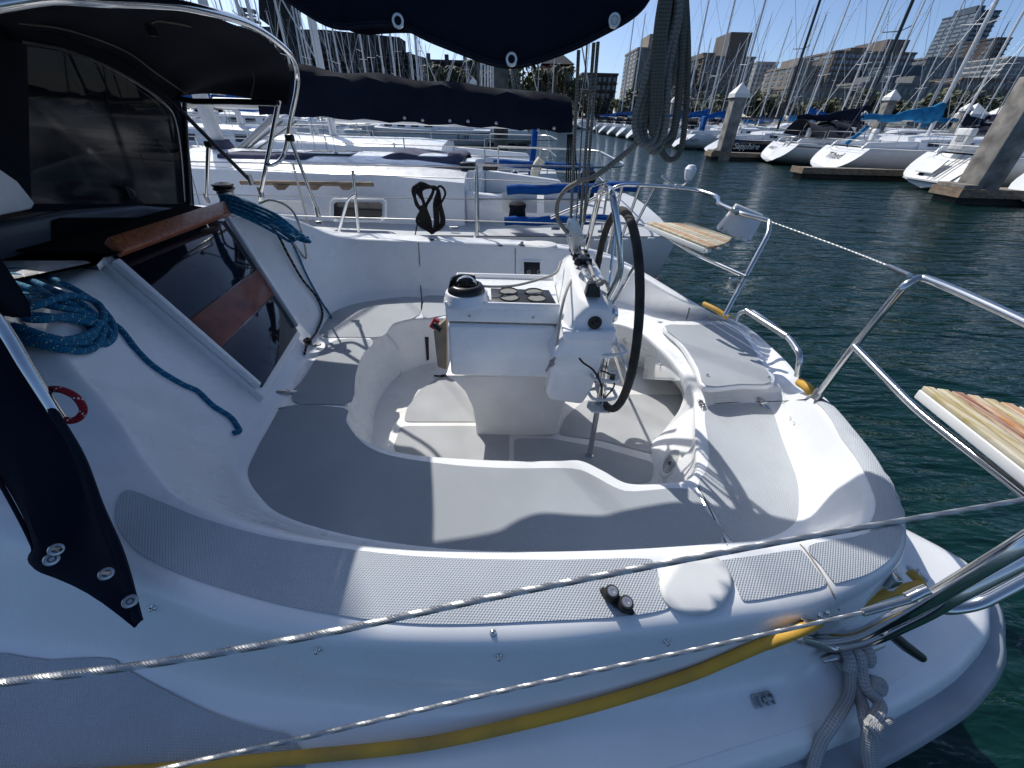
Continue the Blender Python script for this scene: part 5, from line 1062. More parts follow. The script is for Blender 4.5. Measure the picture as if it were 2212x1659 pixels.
# ---- the wood floats and piles
def pile(loc, h, label, cap=True, s=.42, m=None):
    o = thing('dock_pile', label, 'pile', loc, 'square concrete piles of the marina')
    part('pile_shaft', MB().box(Vector(loc) + Vector((0, 0, h / 2 - .5)), (s, s, h + 1)), m or MATS['pile_concrete'], o, bevel=.03)
    part('pile_collar', MB().box(Vector(loc) + Vector((-s * .9, 0, .5)), (s * .6, s * 1.3, .1)), dockm, o)
    if cap: part('pile_cap', MB().box(Vector(loc) + Vector((0, 0, h + .10)), (s * 1.25, s * 1.25, .2)).lathe([(s * .88, 0), (.01, s * .75)], Vector(loc) + Vector((0, 0, h + .2)), 4, Matrix.Rotation(math.pi / 4, 3, 'Z')), whitep, o)
    return o
mat('pile_concrete', (.30, .28, .25), .9, var=.45, vscale=2.2, bump=.4, bscale=14, col2=(.12, .11, .10))
def float_dock(x0, x1, y, wd, label, z=.42):
    o = thing('floating_dock', label, 'dock', ((x0 + x1) / 2, y, 0), 'floating dock fingers')
    part('float', MB().box(((x0 + x1) / 2, y, .08), (x1 - x0 - .1, wd - .15, .40)), dockd, o)
    part('dock_deck', MB().box(((x0 + x1) / 2, y, z - .06), (x1 - x0, wd, .10)), dockm, o, bevel=.01)
    part('dock_edge', MB().box(((x0 + x1) / 2, y - wd / 2 - .03, z - .1), (x1 - x0, .06, .24)), woodd, o); part('dock_edge', MB().box((x0 - .03, y, z - .1), (.06, wd + .1, .24)), woodd, o)
    return o
pile(PZ(2105, 408, .4) * Vector((1, 1, 0)) if False else Vector((*PZ(2108, 408, .4).xy, 0)), 3.3, 'nearest leaning looking concrete pile at the right edge, in front of the far row', False, .74)
pp = PZ(2108, 408, .4); float_dock(pp.x - .9, pp.x + 12, pp.y, 1.0, 'timber dock finger under the big pile at the right edge')
pp2 = PZ(1562, 330, .4); pile(Vector((pp2.x, pp2.y, 0)), 3.2, 'white capped concrete pile standing in front of the black hulled boat', True, .70); float_dock(pp2.x - .8, pp2.x + 11, pp2.y + .2, 1.0, 'dock finger between the black hulled boat and the ladder boat')
pp3 = PZ(1740, 362, .4); float_dock(pp3.x - .3, pp3.x + 10, pp3.y, .8, 'short timber dock finger end left of the boat named Tilted')
for (u, vb, h, lb_) in ((1872, 330, 3.6, 'white capped pile behind the navy sail cover in the far row'), (2042, 320, 3.4, 'white capped pile just behind the light blue sail cover')):
    q = PZ(u, vb, .2); pile(Vector((q.x, q.y, 0)), h, lb_, True, .62)
q = PZ(1503, 318, .2); pile(Vector((q.x, q.y + 8, 0)), 3.4, 'small white capped pile behind the blue covered boats')
q = PZ(1082, 366, 0); pile(Vector((q.x, q.y, 0)), 5.4, 'tall dark concrete pile in the middle, rising behind the navy sail cover', False, .60, mat('pile_dark', (.17, .155, .13), .9, var=.5, vscale=2, bump=.4, bscale=12, col2=(.05, .045, .04)))
q = PZ(1015, 330, 0); pile(Vector((q.x - .6, q.y + 10, 0)), 4.0, 'white capped pile among the palms, left of the middle pile')
float_dock(-10.5, -.2, PZ(1082, 366, 0).y - .3, 1.2, 'dark floating dock behind the second neighbour boat')
# ---- far rows: individual boats copied from four templates
tmpl = [yacht('t', (0, 0, 0), 0, L=10.2, B=3.2, rake=.7, cover=bluec, H=14, detail=False), yacht('t', (0, 0, 0), 0, L=11, B=3.4, rake=.8, cover=navy, H=15.5, detail=False, dodger=navy, stripe=hulln),
        yacht('t', (0, 0, 0), 0, L=9.4, B=3.0, rake=.5, cover=bluel, H=12.5, detail=False, mastm=mastg), yacht('t', (0, 0, 0), 0, L=12, B=3.6, rake=.8, cover=cream, H=17, detail=False, furl=mastw, mastm=mastw), yacht('t', (0, 0, 0), 0, L=10.8, B=3.3, rake=.6, cover=None, H=15, detail=False, mastm=mastb)]
rf = random.Random(11); cols_ = ['blue', 'navy', 'pale blue', 'cream', 'no']
def farboat(x, y, rz, where, s=None, grp='sailboats in the far marina rows'):
    k = rf.choices(range(5), (4, 3, 2, 3, 1))[0]; s = s or rf.uniform(.85, 1.15)
    ordn[where] = ordn.get(where, -1) + 1; n_ = ORD[ordn[where]]
    lab_ = '%s boat from the near end %s, %s sail cover' % (n_, where, cols_[k]) if k < 4 else '%s boat from the near end %s, black mast' % (n_, where)
    return dup(tmpl[k], (x, y, 0), rz + rf.uniform(-.02, .02), lab_, grp, (s, s, s * rf.uniform(.9, 1.1)))
ordn = {}
ORD = ['first', 'second', 'third', 'fourth', 'fifth', 'sixth', 'seventh', 'eighth', 'ninth', 'tenth', 'eleventh', 'twelfth', 'thirteenth', 'fourteenth', 'fifteenth', 'sixteenth', 'seventeenth', 'eighteenth', 'nineteenth', 'twentieth', 'twenty-first', 'twenty-second', 'twenty-third', 'twenty-fourth', 'twenty-fifth', 'twenty-sixth', 'twenty-seventh', 'twenty-eighth']
n_far = 0
for X0, rz, nm in ((39.5, math.pi, 'in the second right row'), (56, 0, 'in the third right row'), (80, math.pi, 'in the fourth right row'), (98, 0, 'in the fifth right row')):
    y = 12.0 + rf.uniform(0, 3)
    while y < 96:
        u_ = X0 / y
        if .12 < (X0 - 10) / y < 1.7: farboat(X0 + rf.uniform(-.5, .5), y, rz, nm); n_far += 1
        y += rf.uniform(4.1, 5.4) * (1.0 if X0 < 60 else 1.35)
for X0, rz, nm, y0 in ((.8, math.pi, 'beyond the boat named Cat', 39), (-21, 0, 'in the first left row', 17), (-26, math.pi, 'in the second left row', 20), (-46, 0, 'in the third left row', 30)):
    y = y0
    while y < 92:
        if abs(X0 - 5) / y < 1.15: farboat(X0 + rf.uniform(-.5, .5), y, rz, nm); n_far += 1
        y += rf.uniform(4.2, 5.6)
for y in (97, 104): 
    for x in range(-30, 70, 9): farboat(x + rf.uniform(-2, 2), y, rf.choice((1.57, -1.57)), 'moored along the far shore'); n_far += 1
for t in tmpl:
    for c in list(t.children):
        for g in list(c.children): bpy.data.objects.remove(g)
        bpy.data.objects.remove(c)
    bpy.data.objects.remove(t)
print('far boats', n_far)
# ================================================================== NEIGHBOURS ON OUR SIDE
def wpart(o, name, mb, m, par=None, **k):
    """mb is in world coordinates, o has its own place and heading"""
    Mi = (Matrix.Translation(o.location) @ Matrix.Rotation(o.rotation_euler.z, 4, 'Z')).inverted(); mb.v = [Mi @ p for p in mb.v]
    p_ = par or o; sv = WL.get(p_); WL[p_] = Vector(); r = part(name, mb, m, p_, **k); WL[p_] = sv; return r
n1 = yacht('white sloop moored alongside, its cabin and winches right behind the far rail', (1.55, 5.62, 0), math.pi - .03, L=11.2, B=3.3, F=1.05, rake=-.15, cover=None, mast_at=.475, H=15, boomz=2.10, cab=(.185, .72), cabin_h=.46, wins=False, mrake=-.9, sw=.84, helm=False)
P = []
for i in range(25):
    t = i / 24; u = 1236 - (1236 - 560) * t; a = PY(u, 286 - 40 * t + 3 * math.sin(i * 1.9), 5.42); b = PY(u, 212 - 72 * t + 3 * math.sin(i * 1.1), 5.46)
    if i == 0: b.z -= .02
    row = [a, a.lerp(b, .3) + Vector((0, -.03, 0)), a.lerp(b, .7) + Vector((0, -.02 + .02 * math.sin(i * 1.4), 0)), b + Vector((0, 0, -.03 - .02 * math.sin(i * 2.3))), b + Vector((0, .10, .03 + .015 * math.sin(i))), b + Vector((0, .24, -.02)), a.lerp(b, .5) + Vector((0, .30, 0)), a + Vector((0, .28, .02))]
    P.append(row)
cm_ = MB().grid(P); cm_.add(P[0], [tuple(range(8))], False)
scv = solo('sail_cover', cm_, navy, 'long navy sail cover on the boom of the boat alongside, running behind the wires', 'sail cover')
for u, v in ((874, 259), (913, 264), (972, 265), (1011, 266), (1072, 270), (1163, 285), (1197, 281)):
    part('cover_stud', bolt(PY(u, v - 4, 5.385), .018, .01, (0, -1, 0)), steel_dull, scv)
wpart(n1, 'boom_vang', MB().tube([PY(492, 348, 5.9), PY(598, 246, 5.85)], .04, 10), mastg)
wpart(n1, 'vang_tackle', MB().tube([PY(497, 352, 5.85), PY(610, 262, 5.82)], .012, 6).tube([PY(500, 362, 5.85), PY(640, 262, 5.82)], .010, 6), rope_gry)
wpart(n1, 'hatch_top', MB().prism([PY(690, 366, 5.35), PY(812, 366, 5.35), PY(812, 366, 5.35) + Vector((0, .75, 0)), PY(690, 366, 5.35) + Vector((0, .75, 0))], (0, 0, .10)), deckc, bevel=.02)
sl = []
for i, (u, v) in enumerate(((806, 352), (830, 342), (858, 338), (900, 345), (950, 347), (985, 343), (998, 350))):
    q = PY(u, v, 5.25); sl.append([Vector((q.x, 5.2, 1.50)), Vector((q.x, 5.22, q.z - .02)), q + Vector((0, .1, .02)), q + Vector((0, .9, .03)), Vector((q.x, 6.5, 1.50))])
hm_ = MB().grid(sl); wpart(n1, 'hatch_cover', hm_, slatec, solid=.01)
wpart(n1, 'cover_strap', MB().prism([PY(985, 348, 5.2), PY(999, 352, 5.2), PY(1022, 458, 5.0), PY(1004, 452, 5.0)], (0, .02, 0)), slatec)
gb_ = MB()
for k in range(7): gb_.tube(cr([PY(942 + 3 * k, 366, 5.1), PY(950 + 6 * k, 384 + 3 * k, 5.05), PY(968 + 5 * k, 410 + 2 * k, 5.0), PY(985 + 4 * k, 436, 4.97), PY(998 + 3 * k, 452 - 4 * k, 4.95)], 5), .012, 6)
solo('rope_coil', gb_, rope_gry, 'pale green and white line bundle hanging down the cabin end of the boat alongside', 'rope')
def wincover(u, v, y, r=.11, h=.20):
    c = PY(u, v, y); return MB().lathe([(r * .98, 0), (r, h * .3), (r * .9, h * .62), (r * .98, h * .72), (r * 1.0, h * .9), (r * .7, h), (0, h * 1.04)], c, 20)
wpart(n1, 'winch_cover', wincover(1117, 476, 4.22, .085, .17), trim); wpart(n1, 'winch_cover', wincover(1084, 402, 6.9, .11, .2), trim); wpart(n1, 'winch_cover', wincover(1265, 432, 5.0, .09, .3), trim)
for a, b, y in (((1095, 411), (1378, 403), 4.10), ((1090, 478), (1330, 474), 4.10), ((1066, 352), (1282, 362), 7.6), ((1052, 396), (1190, 406), 7.5)):
    p, q = PY(*a, y), PY(*b, y); wpart(n1, 'rail_pad', MB().tube([p.lerp(q, k / 10) + Vector((0, 0, .008 * math.sin(k * 1.7))) for k in range(11)], .042 if y < 5 else .055, 10), bluet)
wpart(n1, 'flag_staff', MB().tube([PY(1157, 268, 7.8), PY(1146, 388, 7.6)], .05, 8), bluet)
wpart(n1, 'horseshoe_buoy', MB().tube(cr([PY(1170, 345, 7.4), PY(1160, 360, 7.4), PY(1156, 380, 7.4), PY(1164, 398, 7.4), PY(1176, 404, 7.4)], 5), .08, 8), cream)
wpart(n1, 'companion_window', MB().prism([PY(u, v, 4.30) for u, v in ((722, 440), (728, 436), (820, 436), (826, 441), (826, 466), (820, 471), (728, 471), (722, 466))], (0, -.012, 0)), smoke)
wpart(n1, 'window_frame', MB().tube([PY(u, v, 4.29) for u, v in ((714, 436), (722, 430), (826, 430), (834, 436), (834, 470), (826, 477), (722, 477), (714, 470))], .012, 6, closed=True), gel)
wpart(n1, 'window_frame', MB().prism([PY(u, v, 4.28) for u, v in ((560, 432), (655, 434), (662, 442), (660, 458), (560, 456))], (0, -.012, 0)), gel_well)
wpart(n1, 'horn_light', MB().lathe([(.0, 0), (.03, .01), (.045, .05), (.05, .10), (.03, .13), (0, .135)], PY(1486, 392, 4.0), 16), gel)
wpart(n1, 'horn_bracket', MB().tube(cr([PY(1486, 392, 4.0), PY(1474, 402, 4.0), PY(1455, 396, 4.0), PY(1430, 380, 4.0)], 5), .012, 6), steel_dull)
for k in range(3): wpart(n1, 'cabin_bracket', MB().prism([PY(590 + 70 * k, 398, 4.40), PY(626 + 70 * k, 400, 4.40), PY(616 + 70 * k, 410, 4.40), PY(602 + 70 * k, 410, 4.40)], (0, -.02, 0)), woodd)
wpart(n1, 'cabin_handrail', MB().tube([PY(520, 394, 4.42), PY(806, 398, 4.40)], .022, 8), woodd)
for x0, x1 in ((-1.2, -.75), (-2.6, -2.0), (-4.6, -4.1)): wpart(n1, 'deck_hatch', MB().box(((x0 + x1) / 2, 5.62, 1.60), (x1 - x0, .5, .06)), smoke if x0 != -1.2 else gel, bevel=.01)
for k in range(3): wpart(n1, 'deck_line', MB().tube(cr([(-3.6, 5.3 - .05 * k, 1.56), (-2.2, 5.1 - .04 * k, 1.57), (-.6, 5.0 - .05 * k, 1.56)], 5), .008, 5), (rope_wht, bluet, rope_red)[k])
for x in (-.3, -.55): wpart(n1, 'rope_clutch', MB().box((x, 4.95, 1.58), (.16, .16, .07)), blackp, bevel=.01)
wpart(n1, 'mast_boot', MB().lathe([(.16, 0), (.16, .08), (.11, .2)], (-3.77, 5.78, 1.52), 16), slatec)
wpart(n1, 'deck_cushion', MB().box((-2.9, 5.3, 1.58), (1.0, .5, .09)), slatec, bevel=.03)
for k, (u, v) in enumerate(((1200, 494), (1300, 500), (980, 492))): wpart(n1, 'deck_cleat', MB().tube([PY(u - 9, v, 4.25), PY(u + 9, v, 4.25)], .014, 8), steel_dull)
for k in range(2): wpart(n1, 'locker_lid', MB().prism([PY(1085 + 90 * k, 415, 4.40), PY(1160 + 90 * k, 415, 4.40), PY(1160 + 90 * k, 460, 4.40), PY(1085 + 90 * k, 460, 4.40)], (0, -.004, 0)), gel_well, bevel=.006)
for k in range(6):
    c = PY(1262 + 29 * k, 521 - 1.0 * k, 4.03); wpart(n1, 'sunlit_slot_patch', MB().box(c, (.07, .02, .028)), gel, bevel=.008)  # white blocks stand for sunlight seen through the toe rail slots
sh_ = MB()
for k in range(6): sh_.tube([PY(1226 + 3 * k, 290, 6.0), PY(1222 + 5 * k, 430 - 4 * k, 5.9)], .010, 6)
solo('sheet_tackle', sh_, rope_blk, 'dark parts of the neighbour mainsheet below the end of the navy sail cover', 'rope')
bk = MB()
rb = random.Random(5)
for k in range(9):
    w0 = 10 + 5.5 * k; bx = 934 + rb.uniform(-4, 4); bk.tube(cr([PY(928, 404, 3.33), PY(912 - w0 * .2, 412, 3.32), PY(916, 440, 3.31), PY(bx - w0 * .55, 478, 3.32), PY(bx - 4, 498 + rb.uniform(-4, 6), 3.31), PY(bx + w0 * .5, 484, 3.33), PY(bx + w0 * .35, 440, 3.32), PY(946, 410, 3.33)], 5, True), .0125, 7, closed=True)
for k in range(4): bk.tube(cr([PY(926, 402, 3.33), PY(906 - 3 * k, 396 + 2 * k, 3.32), PY(896 - k, 420, 3.31), PY(902 + 4 * k, 446 + 5 * k, 3.32), PY(922, 440, 3.32), PY(936, 412, 3.31)], 5, True), .0115, 7, closed=True)
bk.tube(cr([PY(940, 410, 3.32), PY(952, 402, 3.3), PY(962, 418, 3.3), PY(950, 442, 3.3), PY(938, 452, 3.3)], 6), .0085, 7); bk.tube([PY(908, 450, 3.32), PY(896, 512, 3.3)], .005, 6)
solo('rope_coil', bk, rope_blk, 'black rope coil hung on the far lifeline between the two stanchions', 'rope')
n2 = yacht('second white sloop alongside, its cockpit seen beyond the first one', (1.2, 10.6, 0), math.pi + .02, L=10.8, B=3.3, F=1.05, rake=.4, cover=None, mast_at=.50, H=15, cab=(.26, .72), boomz=1.9, helm=False)
for u, v in ((1112, 385), (1048, 378), (1128, 400)): wpart(n2, 'winch', MB().lathe([(.09, 0), (.07, .03), (.055, .09), (.085, .13), (.08, .17), (0, .18)], PY(u, v, 9.2), 16), steel)
n3 = yacht('white sloop with blue sail cover hanging low, third boat alongside', (-4.6, 14.8, 0), math.pi, L=10, B=3.2, cover=bluec, mast_at=.42, H=14, boomz=2.1)
qc = PZ(1048, 327, 0); nC = yacht('white sloop with double dark stripes and the name Cat at its stern', (qc.x, qc.y + 1.6, 0), math.pi, L=10.6, B=3.2, F=1.15, rake=-.3, cover=bluec, H=14, stripe=hulln)
namelet(nC, 'Cat', .55, 1.5, 1.50, .62, ink, side=1)
n5 = yacht('white sloop with small dark hull ports left of the boat named Cat', (-9.0, 25.5, 0), math.pi, L=11, B=3.4, F=1.35, cover=bluec, H=15)
n6 = yacht('white sloop with a long cabin behind the dodger struts', (-10.5, 19.3, 0), math.pi, L=11, B=3.4, F=1.2, cover=bluec, H=15, mast_at=.3)
for o_, nm in ((n5, 'ports'),):
    for k in range(3): add_local(o_, 'hull_port', MB().box((3 + 1.5 * k, 1.71, .85), (.5, .04, .14)), smoke)
wpart(wpart_late, 'cover_emblem', MB().tube(cr([PY(u, v, 27.15) for u, v in ((1863, 243), (1861, 250), (1864, 255), (1867, 249), (1869, 256), (1873, 252), (1873, 244), (1869, 241), (1866, 246))], 4), .035, 5), inkw)
# ================================================================== SHORE, TREES, CITY
landm = mat('shore_ground', (.06, .06, .05), .95, var=.4, vscale=.1)
solo('ground', MB().add([(-900, 114, 1.5), (132, 114, 1.5), (132, 5, 1.5), (1400, 5, 1.5), (1400, 1400, 1.5), (-900, 1400, 1.5)], [(0, 1, 2, 3, 4, 5)], False), landm, None, None, kind='structure', loc=(0, 0, 0))
wallm = mat('quay_stone', (.13, .12, .11), .9, var=.5, vscale=.6)
solo('quay', MB().prism([(-900, 113.7, -1), (132, 113.7, -1), (131.7, 5, -1), (132.3, 5, -1), (132.3, 114.3, -1), (-900, 114.3, -1)], (0, 0, 2.9)), wallm, None, None, kind='structure', loc=(0, 0, 0))
leafs = [mat('foliage_olive', (.085, .095, .03), .7, var=.5, vscale=1.2), mat('foliage_dark', (.035, .06, .025), .7, var=.5, vscale=1.2), mat('foliage_palm', (.075, .085, .045), .7, var=.5, vscale=1.2)]
bark = mat('bark', (.14, .10, .07), .95, var=.5, vscale=3)
def crown_mesh(r, h, n, seed, cl=9):
    q = random.Random(seed); mb = MB(); cs = [(Vector((q.uniform(-.6, .6) * r, q.uniform(-.6, .6) * r, q.uniform(.25, .85) * h)), q.uniform(.3, .5) * r) for _ in range(cl)]
    for _ in range(n):
        c, rr0 = q.choice(cs); d = Vector((q.gauss(0, 1), q.gauss(0, 1), q.gauss(0, .8))).normalized() * rr0 * q.uniform(.6, 1.05); p = c + d
        t = Vector((q.gauss(0, 1), q.gauss(0, 1), q.gauss(0, 1))).normalized(); s = t.orthogonal().normalized(); k = q.uniform(.16, .34) * r * .4
        mb.add([p - t * k - s * k * .6, p + t * k - s * k * .5, p + t * k * .8 + s * k * .6, p - t * k + s * k * .5], [(0, 1, 2, 3)], False)
    return mb
def tree(loc, h, r, seed, m, label, group):
    o = thing('broadleaf_tree', label, 'tree', loc, group); sv = WL[o]; WL[o] = Vector(); tr = MB().tube([(0, 0, -.2), (.1, .05, h * .3), (.0, .1, h * .7)], [.3, .22, .1], 7)
    for k in range(3): a = k * 2.1 + seed; tr.tube([(.05, .05, h * .3), (math.cos(a) * r * .5, math.sin(a) * r * .5, h * .65)], [.13, .05], 5)
    part('trunk', tr, bark, o); cmb = crown_mesh(r, h * .75, 520, seed); cmb.v = [p + Vector((0, 0, h * .25)) for p in cmb.v]; part('crown', cmb, m, o); WL[o] = sv; return o
def palm(loc, h, seed, label):
    o = thing('palm_tree', label, 'tree', loc, 'palm trees on the far bank'); sv = WL[o]; WL[o] = Vector(); q = random.Random(seed)
    part('trunk', MB().tube([(0, 0, -.2), (.15, 0, h * .5), (.1, 0, h)], [.28, .22, .2], 7), bark, o); fr_ = MB()
    for k in range(22):
        a = q.uniform(0, 6.28); e = q.uniform(-.5, 1.1); L_ = q.uniform(1.8, 2.6); pts = []
        for j in range(6):
            t = j / 5; pts.append(Vector((.1 + math.cos(a) * L_ * t * math.cos(e * .6), math.sin(a) * L_ * t * math.cos(e * .6), h + L_ * (math.sin(e) * t - .8 * t * t))))
        s = Vector((-math.sin(a), math.cos(a), 0)) * .32
        fr_.grid([[p - s * (1 - abs(.4 - i / 5)) + Vector((0, 0, -.12)), p, p + s * (1 - abs(.4 - i / 5)) + Vector((0, 0, -.12))] for i, p in enumerate(pts)], smooth=False)
    part('crown', fr_, leafs[2], o); WL[o] = sv; return o
rt_ = random.Random(21)
hill = MB(); hp3 = []
for i in range(14):
    x = -70 + i * 6.5; hp3.append([Vector((x, 118, 1.4)), Vector((x, 126, 3.4 + 1.1 * math.sin(i * .7))), Vector((x, 138, 6.5 + 1.4 * math.sin(i * .5 + 1))), Vector((x, 155, 7.5))])
solo('hillside', hill.grid(hp3), mat('bank_earth', (.055, .055, .035), .95, var=.5, vscale=.4), None, None, kind='structure', loc=(0, 0, 0))
wh = ['left end', 'left part', 'middle', 'right part', 'right end']
n_ = 0
for i in range(16):
    u = 935 + 20 * i + rt_.uniform(-6, 6); y = rt_.uniform(119, 134); p = PY(u, 200, y); z = 1.4 + (y - 118) * .25
    tree((p.x, y, z), rt_.uniform(6, 9.5), rt_.uniform(2.4, 3.6), i, leafs[i % 2], '%s bushy %s tree from the left on the far bank' % (ORD[i], ('olive', 'dark')[i % 2]), 'bushy trees on the far bank')
for i in range(12):
    u = 950 + 25 * i + rt_.uniform(-8, 8); y = rt_.uniform(118, 128); p = PY(u, 200, y); palm((p.x, y, 2.0 + (y - 118) * .2), rt_.uniform(6.5, 10), i, '%s palm from the left among the bushes on the far bank' % ORD[i])
for i in range(20):
    u = 1240 + 49 * i + rt_.uniform(-10, 10); d = ray(u, 240); t = 176 / Vector((d.x, d.y)).length; x, y = d.x * t, d.y * t
    tree((x, y, 1.4), rt_.uniform(6, 10), rt_.uniform(4, 6), 40 + i, leafs[0 if 8 < i < 15 else i % 2], '%s street tree from the left in front of the city buildings' % ORD[i], 'street trees in front of the city')
# buildings: the facade plane faces the marina; top corners are surveyed at the distance given
def bmat(n, c): return MATS.get(n) or mat(n, c, .85, var=.15, vscale=.15)
winm = mat('window_glass', (.03, .045, .06), .1, spec=.8); winp = mat('window_pale', (.16, .19, .22), .2, spec=.7)
def building(label, u0, v0, u1, v1, D, depth, nx, ny, m, win=winm, bal=False, wfrac=(.55, .55), crown=None, cat='building', name='apartment_building', nside=4):
    a, b = PY(u0, v0, D), PY(u1, v1, D); h = (a.z + b.z) / 2; x0, x1 = min(a.x, b.x), max(a.x, b.x)
    o = thing(name, label, cat, ((x0 + x1) / 2, D, 1.5)); W = x1 - x0
    part('wall', MB().box(((x0 + x1) / 2, D + depth / 2, h / 2 + .75), (W, depth, h - 1.5)), m, o)
    part('parapet', MB().box(((x0 + x1) / 2, D + depth / 2, h + .35), (W + .5, depth + .5, .7)), m, o)
    fh = (h - 3) / ny; me = None; bw = W / nx; sh = None; shb = None
    for j in range(ny):
        z = 3 + fh * (j + .5)
        for i in range(nx):
            x = x0 + bw * (i + .5)
            if me is None:
                q = part('window', MB().box((0, 0, 0), (bw * wfrac[0], .3, fh * wfrac[1])), win, None); me = q.data; bpy.data.objects.remove(q)
            q = bpy.data.objects.new('window', me); COL.objects.link(q); q.parent = o; q.location = Vector((x, D - .02, z)) - WL[o]
        if nside:
            for i in range(nside):
                y = D + depth / nside * (i + .5)
                if sh is None:
                    q = part('window', MB().box((0, 0, 0), (.3, depth / nside * wfrac[0], fh * wfrac[1])), win, None); sh = q.data; bpy.data.objects.remove(q)
                q = bpy.data.objects.new('window', sh); COL.objects.link(q); q.parent = o; q.location = Vector(((x0 if x0 > 0 else x1), y, z)) - WL[o]
        if bal: part('floor_band', MB().box(((x0 + x1) / 2, D - .3, 3 + fh * j), (W + .4, .8, .35)), m, o)
    if crown:
        for (f0, f1, hh) in crown: part('roof_block', MB().box((x0 + W * (f0 + f1) / 2, D + depth * .5, h + hh / 2 + .6), (W * (f1 - f0), depth * .6, hh)), m, o)
    return o
brn, bge, gry, gls, pal, drk = bmat('brown_stone', (.17, .135, .11)), bmat('beige_stone', (.26, .225, .185)), bmat('grey_concrete', (.20, .205, .205)), bmat('blue_glass', (.075, .11, .15)), bmat('pale_wall', (.46, .45, .43)), bmat('dark_brown', (.075, .055, .05))
building('tall stepped brown tower partly hidden by the hanging rope coil', 1378, 108, 1486, 108, 215, 24, 9, 15, bge, crown=[(.25, .7, 5)])
building('low brown block with balconies right of the mainsheet', 1258, 165, 1335, 160, 190, 18, 7, 5, drk, bal=True)
building('low dark block between the rope coil and the brown tower', 1470, 190, 1530, 188, 195, 15, 6, 3, drk)
building('brown stone tower with a square crown behind the white capped pile', 1520, 128, 1632, 124, 205, 24, 9, 12, brn, crown=[(.05, .3, 1.5), (.5, .92, 8)])
building('pale tower just right of the brown stone tower', 1634, 138, 1682, 136, 260, 24, 5, 12, pal, winp)
building('small white block between two black masts', 1690, 160, 1730, 158, 235, 16, 4, 7, pal, winp)
building('beige stepped block left of the long apartment block', 1716, 150, 1800, 142, 225, 24, 8, 9, bge, crown=[(.2, .6, 3)])
building('long brown and green glass apartment block in the middle of the skyline', 1800, 127, 1985, 104, 220, 34, 19, 12, brn, winp, bal=True, wfrac=(.7, .6), crown=[(.3, .5, 2), (.72, 1.0, 5)])
building('blue glass block in front of the long apartment block', 1932, 150, 1998, 142, 200, 16, 8, 9, gls, gls, bal=True, wfrac=(.85, .7))
building('grey block right of the long apartment block', 2000, 135, 2085, 122, 230, 26, 8, 11, gry, winp)
building('tallest blue glass tower at the right of the skyline', 2118, 24, 2162, 26, 330, 26, 7, 26, gls, winp, bal=True, wfrac=(.8, .6), crown=[(.1, .5, 3)])
building('dark red brown tower right of the glass tower', 2150, 92, 2190, 76, 300, 30, 6, 18, drk, winm, bal=True)
building('white banded building cut by the right edge', 2172, 135, 2260, 118, 260, 22, 8, 13, pal, winm, bal=True, wfrac=(.9, .5))
building('low row of shops behind the trees, left part', 1560, 213, 1720, 215, 182, 12, 14, 2, gry, winm)
building('low beige row house behind the masts, middle part', 1700, 196, 1850, 192, 186, 12, 12, 3, bge, winm)
building('long low grey warehouse row behind the masts, right part', 1860, 188, 2100, 182, 184, 14, 18, 3, gry, winm, crown=[(.1, .2, 2), (.5, .62, 2.5)])
building('low brown building near the right edge behind the pile', 2075, 176, 2230, 172, 190, 14, 12, 4, brn, winm)
building('brick pavilion on the bank left of the mainsheet', 1170, 150, 1238, 150, 160, 12, 6, 3, bmat('brick_red', (.16, .06, .045)), winm, cat='pavilion', name='pavilion')
pr = PY(1204, 118, 166); solo('pavilion_roof', MB().lathe([(7.5, 0), (.3, pr.z - PY(1204, 150, 166).z)], (pr.x, 166, PY(1204, 150, 166).z + 1), 4, Matrix.Rotation(math.pi / 4, 3, 'Z')), bmat('slate_roof', (.05, .055, .06)), 'grey pyramid roof on the brick pavilion', 'roof')
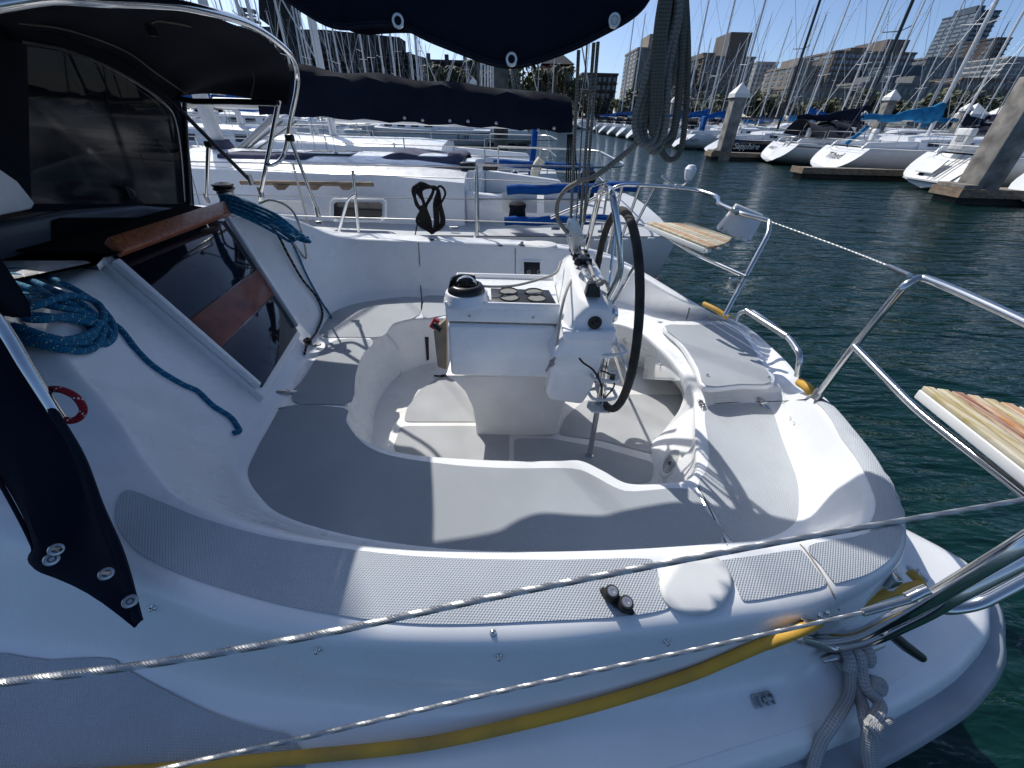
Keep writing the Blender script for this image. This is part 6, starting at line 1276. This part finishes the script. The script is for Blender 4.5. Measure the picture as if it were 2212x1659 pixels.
# ball park stands at the left
stm = bmat('stand_steel', (.030, .028, .030)); YS = 150
st_ = thing('stadium_stand', 'dark steel stadium stand seen through the masts at upper left', 'stadium', (-45, YS, 1.5))
def spx(px, d, m=stm, name='stand_block', th=8): return part(name, MB().prism([PY(u, v, d) for u, v in px], (0, th, 0)), m, st_)
spx([(470, 55), (600, 58), (640, 63), (700, 64), (760, 70), (862, 80), (862, 108), (930, 128), (1000, 130), (1125, 138), (1125, 200), (430, 200)], YS)
spx([(556, -40), (622, -20), (622, 62), (606, 64), (585, 58), (560, 40)], YS + 2, name='scoreboard_back'); spx([(586, 62), (616, 64), (616, 90), (586, 90)], YS, name='support', th=2)
spx([(830, 78), (862, 84), (864, 118), (832, 118)], YS - 3, name='stair_tower')
for k in range(16): spx([(480 + 40 * k, 86 + 2.6 * k), (488 + 40 * k, 86 + 2.6 * k), (492 + 40 * k, 190), (484 + 40 * k, 190)], YS - 2, bmat('stand_frame', (.07, .065, .065)), 'frame_post', 1)
for k in range(5): spx([(470, 96 + 18 * k), (1125, 142 + 10 * k), (1125, 145 + 10 * k), (470, 100 + 18 * k)], YS - 1.5, bmat('stand_frame', (.07, .065, .065)), 'frame_rail', .8)
lt_ = thing('light_tower', 'stadium light board with round lamps at upper left', 'light tower', (-62, 150, 1.5))
def lpx(px, d, m, name, th=1): return part(name, MB().prism([PY(u, v, d) for u, v in px], (0, th, 0)), m, lt_)
lpx([(515, 20), (522, 20), (560, 90), (552, 90)], YS, stm, 'tower_leg'); lpx([(513, 14), (548, 20), (550, 26), (514, 20)], YS, stm, 'board_frame'); lpx([(517, 36), (560, 46), (561, 52), (518, 42)], YS, stm, 'board_frame')
for i in range(7):
    for j in range(3): lpx([(518 + 5 * i, 20 + 7 * j + i), (522 + 5 * i, 20.5 + 7 * j + i), (522 + 5 * i, 24.5 + 7 * j + i), (518 + 5 * i, 24 + 7 * j + i)], YS - .5, winp if (i + j) % 2 else stm, 'lamp', .5)
for i, u in enumerate((2105, 2172)):
    c = PY(u, 238, 120); solo('peaked_tent', MB().lathe([(3.2, 0), (3.2, 1.2), (2.6, 1.6), (.1, 3.4)], (c.x, 120, max(1.5, c.z - 2)), 4, Matrix.Rotation(math.pi / 4, 3, 'Z')), whitep, '%s white peaked tent beyond the masts' % ('left', 'right')[i], 'tent')
